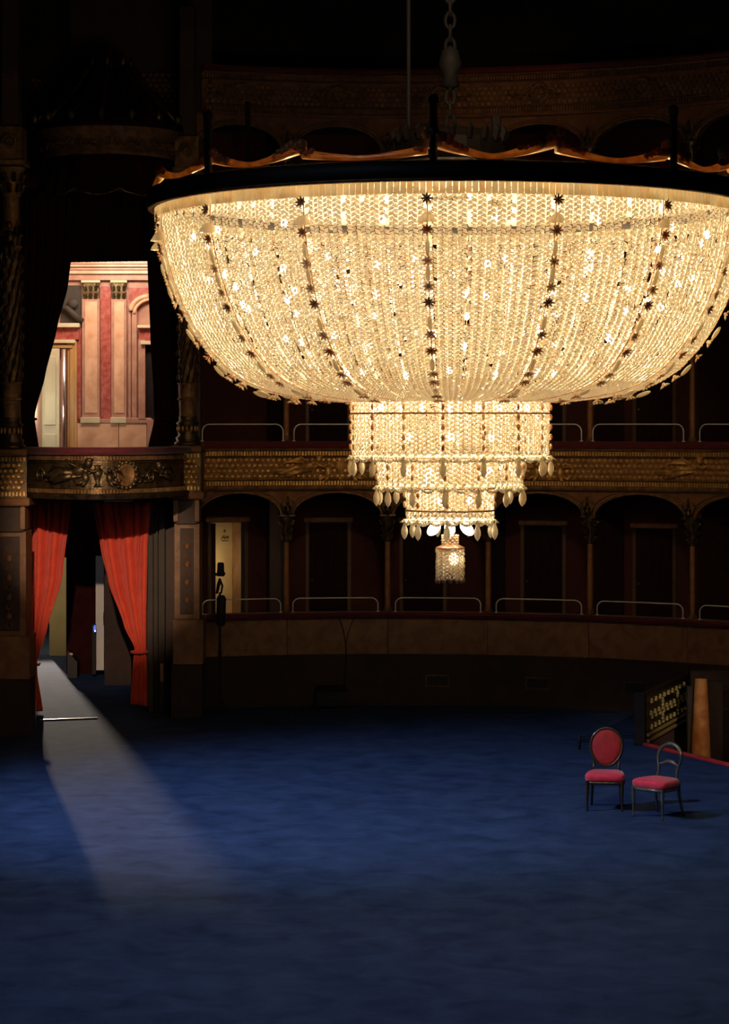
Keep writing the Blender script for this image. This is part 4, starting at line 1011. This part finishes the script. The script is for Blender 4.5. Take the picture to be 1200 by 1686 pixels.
# golden garland on the rim
for k in range(NG):
    a0 = PH+GA*k; pts = []; rs = []; m = MB()
    sc_ = (1.2, .6, .9, .4)[k % 4] if k not in (11, 12) else .3
    for i in range(25):
        t = i/24; a = a0+GA*t; h = .27*sc_*abs(2*t-1)**1.6+.0
        pts.append((3.0*math.cos(a), 3.0*math.sin(a), zr+.245+h*.55)); rs.append(.025+.05*sc_*abs(2*t-1)**1.5)
    m.tube(pts, rs, 8)
    for i in range(0, 25, 1):
        if rs[i] > .038:
            p = Vector(pts[i]); o = Vector((p.x, p.y, 0)).normalized()
            m.ell(p+o*rs[i]*.5+Vector((0,0,rs[i]*random.uniform(.2,.9))), (rs[i]*.8, rs[i]*.8, rs[i]*random.uniform(.6,1.1)), 7, 5)
    cbuild('golden_garland', m, M['fabric'], True)
for k in (0, 2, 3, 5, 7, 8, 10, 14):
    a = PH+GA*k+.02; m = MB(); m.tube([(3.06*math.cos(a), 3.06*math.sin(a), zr+.2), (3.06*math.cos(a), 3.06*math.sin(a), zr+.72)], .035, 6)
    m.ell((3.06*math.cos(a), 3.06*math.sin(a), zr+.74), (.05, .05, .06), 8, 5); cbuild('rim_post', m, M['black'])
# hoist: crown, chains and stays
zc_ = RZ(268)
m = MB(); m.lathe([(0, zc_), (.52, zc_), (.56, zc_+.06), (.56, zc_+.22), (.48, zc_+.30), (.3, zc_+.34), (0, zc_+.36)], 24)
for k in range(20):
    a = 2*pi*k/20; m.tube([(.54*math.cos(a), .54*math.sin(a), zc_+.2), (.57*math.cos(a), .57*math.sin(a), zc_+.30), (.55*math.cos(a), .55*math.sin(a), zc_+.36)], [.04, .04, .01], 5)
cbuild('hoist_crown', m, M['rim'])
for k in range(6):
    a = PH+R(20)+k*pi/3; m = MB(); m.tube([(.5*math.cos(a), .5*math.sin(a), zc_+.05), (2.4*math.cos(a), 2.4*math.sin(a), zr+.14)], .02, 6); cbuild('stay', m, M['black'])
m = MB(); z = zc_+.34; k = 0
while z < 13.1:
    pts = [(.05*math.cos(2*pi*j/10), 0, z+.07+.085*math.sin(2*pi*j/10)) for j in range(10)]
    if k % 2: pts = [(p[1], p[0], p[2]) for p in pts]
    m.tube(pts, .018, 5, closed=True); z += .13; k += 1
cbuild('hoist_chain', m, M['black'])
m = MB(); m.lathe([(0, zc_+.75), (.1, zc_+.78), (.07, zc_+.9), (.12, zc_+1.0), (.08, zc_+1.15), (0, zc_+1.2)], 12); cbuild('chain_boss', m, M['black'], True)
for (x, dy) in ((-.42, .2), (.48, .2)):
    m = MB(); m.tube([(x, dy, zc_+.2), (x, dy, 13.1)], .022, 6) if x < 0 else m.tube([(x, dy, zr+.1), (x, dy, zc_+.5)], .05, 8); cbuild('hoist_rod', m, M['black'])
m = MB(); m.tube([(-2.05, -.3, zr+.2), (-2.05, -.3, zr+1.1)], .028, 6); cbuild('hoist_rod', m, M['black'])

# drums
def drum(rpx, y0, y1, hoop_y, ncol, nrib, pend, name):
    r0 = rpx*pr; z0, z1 = RZ(y0), RZ(y1); L = z0-z1
    g = MB(); lk = MB(); net(g, 0, 2*pi, ncol*4//5//2*2, 0, L, .044, lambda s: (r0-.02*s, z0-s, Vector((0, -1))), links=lk)
    gd = cbuild('crystal_drum', g, M['crystal'], kind='stuff'); cbuild('dark_gap_links', lk, M['link'], parent=gd, kind='stuff')
    for hy in hoop_y:
        m = MB(); m.tube([((r0+.008)*math.cos(2*pi*k/64), (r0+.008)*math.sin(2*pi*k/64), RZ(hy)) for k in range(64)], .010, 5, closed=True); cbuild('hoop', m, M['smoke'], True)
    m = MB(); ns = nrib*2
    for k in range(ns*6):      # scalloped bead hem
        a = 2*pi*k/(ns*6); u = (k % 6)/6; m.ell((r0*math.cos(a), r0*math.sin(a), z1-.03-.035*math.sin(pi*u)), (.018, .018, .018), 6, 4)
    cbuild('bead_hem', m, M['crystal'], True, kind='stuff')
    src = None
    for k in range(nrib):
        a = PH+2*pi*k/nrib
        m = MB(); zz = z0-.1
        while zz > z1+.04:
            m.ell(((r0+.02)*math.cos(a), (r0+.02)*math.sin(a), zz), (.018, .018, .035), 6, 5); zz -= .10
        cbuild('bead_strand', m, M['leaf'] if k % 2 else M['amber'], True)
        m = MB(); q = Vector((( r0+.02)*math.cos(a), (r0+.02)*math.sin(a), z1-.03)); rosette(m, q, (0, 0, -1), .012, .055, 6)
        m.lathe([(0, z1-.03), (.012, z1-.05), (.018, z1-.08), (.032, z1-.12), (.034, z1-.16), (.02, z1-.20), (0, z1-.225)], 8, (q.x, q.y))
        cbuild('pendant_drop', m, M['drop'], True)
drum(162, 655, 748, (681,), 176, 16, 0, 'a')
drum(119, 752, 797, (758,), 132, 14, 0, 'b')
drum(72, 782, 852, (804, 840), 80, 9, 0, 'c')
# closing nets between the drums
def disc(r0, r1, z, n):
    g = MB(); net(g, 0, 2*pi, n, 0, abs(r0-r1), .036, lambda s: (r0-s, z, Vector((-1, 0)))); cbuild('crystal_disc', g, M['crystal'], kind='stuff')
disc(162*pr-.03, 119*pr, RZ(752), 150); disc(119*pr-.02, 72*pr, RZ(799), 100); disc(72*pr-.03, .06, RZ(856), 60)
# bulbs
def bulb(mb_parent, x, y, z, r_=.030, mt='bulb', name='bulb'):
    m = MB().ell((0, 0, 0), (r_, r_, r_*1.35), 8, 6); return m
bm = bulb(None, 0, 0, 0); b0 = build('bulb', MB().merge(bm, lambda p: (p[0]+CXc, p[1]+CYc, p[2]+ZB)), M['bulb'], ch, True, org=(CXc, CYc, ZB))
first = True
def ring(n, r_, y, ph=0.0):
    global first
    for k in range(n):
        a = 2*pi*(k+ph)/n; loc = (r_*math.cos(a), r_*math.sin(a), RZ(y)-ZB)
        if first: b0.location = loc; first = False
        else: inst(b0, ch, loc)
ring(16, 2.62, 396, .3); ring(15, 2.45, 462, .5); ring(13, 2.15, 505); ring(10, 1.7, 560, .3); ring(7, 1.1, 615, .2)
ring(9, .80, 672, .2); ring(4, .42, 720); ring(5, .46, 776, .35); ring(3, .2, 825)
# opal bulbs under the lowest drum
for a in (R(-92), R(-28), R(-152), R(90)):
    d = Vector((math.cos(a), math.sin(a), 0)); p = d*.19+Vector((0, 0, RZ(870)))
    ax = (d*.75+Vector((0, 0, -.65))).normalized(); x_ = ax.orthogonal().normalized(); y_ = ax.cross(x_); Mx = Matrix((x_, y_, ax)).transposed()
    m = MB().ell(p, (.054, .054, .088), 12, 8, Mx); cbuild('opal_bulb', m, M['bulb_soft'], True)
# neck and bottom lantern
m = MB(); m.lathe([(.0, RZ(858)), (.03, RZ(858)), (.03, RZ(880)), (.06, RZ(881)), (.06, RZ(884)), (.075, RZ(888)), (.06, RZ(891)), (.09, RZ(897)), (.145, RZ(901)), (.15, RZ(903)), (.13, RZ(904)), (0, RZ(904))], 20); cbuild('neck', m, M['amber'], True)
m = MB()
for q in range(4):
    for k in range(10):
        a = 2*pi*k/10+q*.3; m.ell((.078*math.cos(a), .078*math.sin(a), RZ(882+4*q)), (.016, .016, .014), 6, 4)
cbuild('neck_beads', m, M['crystal_clear'], True, kind='stuff')
g = MB(); net(g, 0, 2*pi, 26, 0, RZ(904)-RZ(952), .036, lambda s: (.137, RZ(904)-s, Vector((0, -1)))); cbuild('lantern_net', g, M['crystal_clear'], kind='stuff')
m = MB()
for k in range(12):
    a = 2*pi*k/12; m.ell((.137*math.cos(a), .137*math.sin(a), RZ(956)), (.02, .02, .03), 6, 5)
cbuild('lantern_hem', m, M['smoke'], True, kind='stuff')
m = MB().ell((.035, -.03, RZ(920)), (.05, .05, .065), 12, 8); cbuild('lantern_bulb', m, M['bulb_soft'], True)

# ================================================================= CHAIRS
def seat_pad(w, d, z0, z1, front=1.0):
    m = MB(); N = 28
    def outline(t):
        a = 2*pi*t; c_, s_ = math.cos(a), math.sin(a); e = .42
        x = w/2*(abs(c_)**e)*(1 if c_ >= 0 else -1); y = d/2*(abs(s_)**e)*(1 if s_ >= 0 else -1)
        x *= 1-.10*(y/(d/2)) if True else 1
        return x*1.0, y
    rows = [(z0, .96), (z0+.02, 1.0), (z0+(z1-z0)*.55, 1.02), (z0+(z1-z0)*.8, .96), (z1-.008, .80), (z1, .5), (z1+.004, .05)]
    vs = []
    for (z, s_) in rows:
        for k in range(N): x, y = outline(k/N); vs.append((x*s_, y*s_, z))
    fs = []
    for i in range(len(rows)-1):
        for k in range(N): q = (k+1) % N; fs.append((i*N+k, i*N+q, (i+1)*N+q, (i+1)*N+k))
    fs.append(tuple(range(N))[::-1]); fs.append(tuple((len(rows)-1)*N+k for k in range(N))); return m.add(vs, fs)
def chair(loc, rz, label, oval):
    wd_ = M['chair_wood'] if oval else M['chair_wood2']
    root = empty('side_chair', loc, label, 'chair', rz=rz)
    w_, d_ = (.46, .44) if oval else (.47, .44)
    build('seat', seat_pad(w_, d_, .36, .47), M['chair_seat'], root, True, local=True)
    m = MB(); N = 24; pts = []
    for k in range(N):
        a = 2*pi*k/N; c_, s_ = math.cos(a), math.sin(a); x = w_*.48*(abs(c_)**.55)*(1 if c_ >= 0 else -1); y = d_*.48*(abs(s_)**.55)*(1 if s_ >= 0 else -1); pts.append((x*(1-.1*y/(d_/2)), y, .345))
    m.tube(pts, .022, 6, closed=True); build('seat_rail', m, wd_, root, True, local=True)
    for sx_ in (-1, 1):      # front legs, local front = -y
        x = sx_*w_*.46; m = MB().lathe([(.0, 0), (.014, .005), (.016, .02), (.011, .04), (.014, .08), (.020, .22), (.025, .30), (.018, .315), (.028, .33), (.028, .37)], 10, (x, -d_*.42)); lg = build('leg', m, wd_, root, True, local=True)
        m = MB().ell((x, -d_*.42, .014), (.018, .014, .014), 8, 5); build('caster', m, M['steel'], lg, True, local=False) if False else None
        y0 = d_*.42; m = MB().tube([(sx_*w_*.40, y0+.09, 0), (sx_*w_*.39, y0+.05, .12), (sx_*w_*.38, y0+.01, .26), (sx_*w_*.38, y0, .40)], [.014, .018, .022, .022], 8); build('leg', m, wd_, root, True, local=True)
    tilt = lambda z: d_*.42+.0+(z-.40)*.22
    if oval:
        for sx_ in (-1, 1):
            m = MB().tube([(sx_*w_*.38, tilt(.40), .40), (sx_*w_*.33, tilt(.48), .48), (sx_*w_*.34, tilt(.56), .56)], [.02, .017, .018], 8); build('back_post', m, wd_, root, True, local=True)
        zc__, rx, rz_ = .725, .195, .225; pts = []
        for k in range(32):
            a = 2*pi*k/32; z = zc__+rz_*math.sin(a); pts.append((rx*math.cos(a)*(1+.06*math.sin(a)), tilt(z), z))
        m = MB().tube(pts, .019, 8, closed=True); build('back_frame', m, wd_, root, True, local=True)
        m = MB(); m.ell((0, 0, 0), (rx-.01, .045, rz_-.01), 24, 12); m.map(lambda p: (p[0]*(1+.06*p[2]/rz_), tilt(zc__+p[2])+p[1]*.8, zc__+p[2])); build('backrest_pad', m, M['chair_back'], root, True, local=True)
    else:
        pts = []; rs = []
        def bx__(z): return .17 if z > .62 else .17-.035*math.sin((z-.40)/.22*pi*.9)
        for k in range(9):
            z = .40+.29*k/8; pts.append((-bx__(z)-.0, tilt(z), z)); rs.append(.018)
        for k in range(1, 14):
            a = pi-pi*k/14; z = .69+.155*math.sin(a); pts.append((.172*math.cos(a), tilt(z), z)); rs.append(.021+.004*math.sin(a))
        for k in range(9):
            z = .69-.29*k/8; pts.append((bx__(z), tilt(z), z)); rs.append(.018)
        m = MB().tube(pts, rs, 8); build('back_frame', m, wd_, root, True, local=True)
        pts = [(-.16, tilt(.60), .60), (-.11, tilt(.61)+.01, .605), (-.05, tilt(.62)+.02, .628), (0, tilt(.62)+.025, .635), (.05, tilt(.62)+.02, .628), (.11, tilt(.61)+.01, .605), (.16, tilt(.60), .60)]
        m = MB().tube(pts, [.012, .016, .026, .03, .026, .016, .012], 8); build('cross_splat', m, wd_, root, True, local=True)
    return root
chair((X(997,28.75), 28.78, 0), R(-9), 'red velvet chair with a padded oval back, left of the pair', True)
chair((X(1083,28.15), 28.22, 0), R(-44), 'open balloon-back chair with a pink-red seat, turned to the left', False)

# ================================================================= SMALL THINGS
# lamp on a tall stand against the wall
sxp = X(362, 38.0); st = empty('lamp_stand', (sxp, 38.0, 0), 'tall black spotlight stand in front of the lit open door', 'lamp stand')
m = MB(); m.lathe([(.028, .12), (.028, 1.0), (.04, 1.02), (.022, 1.05), (.018, 2.0)], 12, (sxp, 38.0)); build('pole', m, M['black'], st, True)
m = MB(); m.lathe([(.05, 1.45), (.075, 1.5), (.075, 1.9), (.05, 1.95)], 10, (sxp+.02, 38.0), mod=lambda a, z: 1+.15*math.sin(3*a+z*8)); build('cable_coil', m, M['black'], st, True)
for k in range(3):
    a = -pi/2+2*pi*k/3+.4; m = MB().tube([(sxp, 38, .35), (sxp+.22*math.cos(a), 38+.22*math.sin(a), .015)], .014, 6); m.tube([(sxp, 38, .12), (sxp+.2*math.cos(a), 38+.2*math.sin(a), .14)], .009, 6); build('leg', m, M['black'], st, True)
m = MB(); m.tube([(sxp-.05, 38, 1.98), (sxp-.02, 37.97, 2.12), (sxp, 38, 2.22)], [.022, .03, .022], 7); m.tube([(sxp+.02, 38, 1.98), (sxp+.04, 38, 2.1), (sxp, 38, 2.22)], [.014, .018, .014], 6); build('yoke', m, M['black'], st, True)
m = MB(); m.lathe([(0, 2.26), (.06, 2.26), (.06, 2.34), (.055, 2.36), (.055, 2.45), (.045, 2.48), (0, 2.485)], 14, (sxp+.015, 37.97)); build('lamp_head', m, M['black'], st, True)
m = MB(); m.box(sxp-.075, sxp-.035, 37.95, 38.0, 2.27, 2.31, .008); m.box(sxp+.06, sxp+.09, 37.95, 38, 2.28, 2.32, .008); build('barn_door', m, M['black'], st)
# cables hanging over the marble parapet
m = MB()
def cable(pxs):
    pts = []
    for (px, py) in pxs:
        a = ang(px); z = Z(py, CY0+RW*math.cos(a)-.1); pts.append(pol(a, RW-.09 if z < 1.5 else RW-.2, z))
    m.tube(pts, .008, 5)
cable([(556, 1016), (560, 1024), (565, 1040), (568, 1060), (569, 1090), (567, 1130), (561, 1158)]); cable([(583, 1016), (578, 1026), (572, 1044), (569, 1060), (570, 1100), (563, 1155)])
build('hanging_cable', m, M['black'], None, True, 'thin dark cables hanging over the marble parapet left of centre', 'cable')
a = ang(545); q = pol(a, RW-.35)
cs = empty('equipment_case', q, 'low black equipment case on the carpet against the dark base wall', 'case', rz=-a)
m = MB(); m.box(-.30, .25, -.15, .2, .03, .30, .02); build('case_body', m, M['black'], cs, local=True)
m = MB(); m.box(-.28, .23, -.13, .18, .30, .36, .02); build('lid', m, M['black'], cs, local=True)
m = MB().tube([(-.1, -.16, .2), (-.1, -.19, .2), (.06, -.19, .2), (.06, -.16, .2)], .01, 6); build('carry_handle', m, M['steel'], cs, True, local=True)
for (x, y) in ((-.25, -.1), (.2, -.1), (-.25, .15), (.2, .15)):
    m = MB().ell((x, y, .018), (.018, .018, .018), 8, 5); build('foot', m, M['steel'], cs, True, local=True)
# box interior light behind the first open door
_q = pol(aO, RW+1.9+.42); _t = Vector((math.cos(aO), -math.sin(aO)))
point('box_lamp', (_q[0]+_t.x*(dl(345)-.12), _q[1]+_t.y*(dl(345)-.12), 2.3), 7.0, (1.0, 0.82, 0.5), .05)
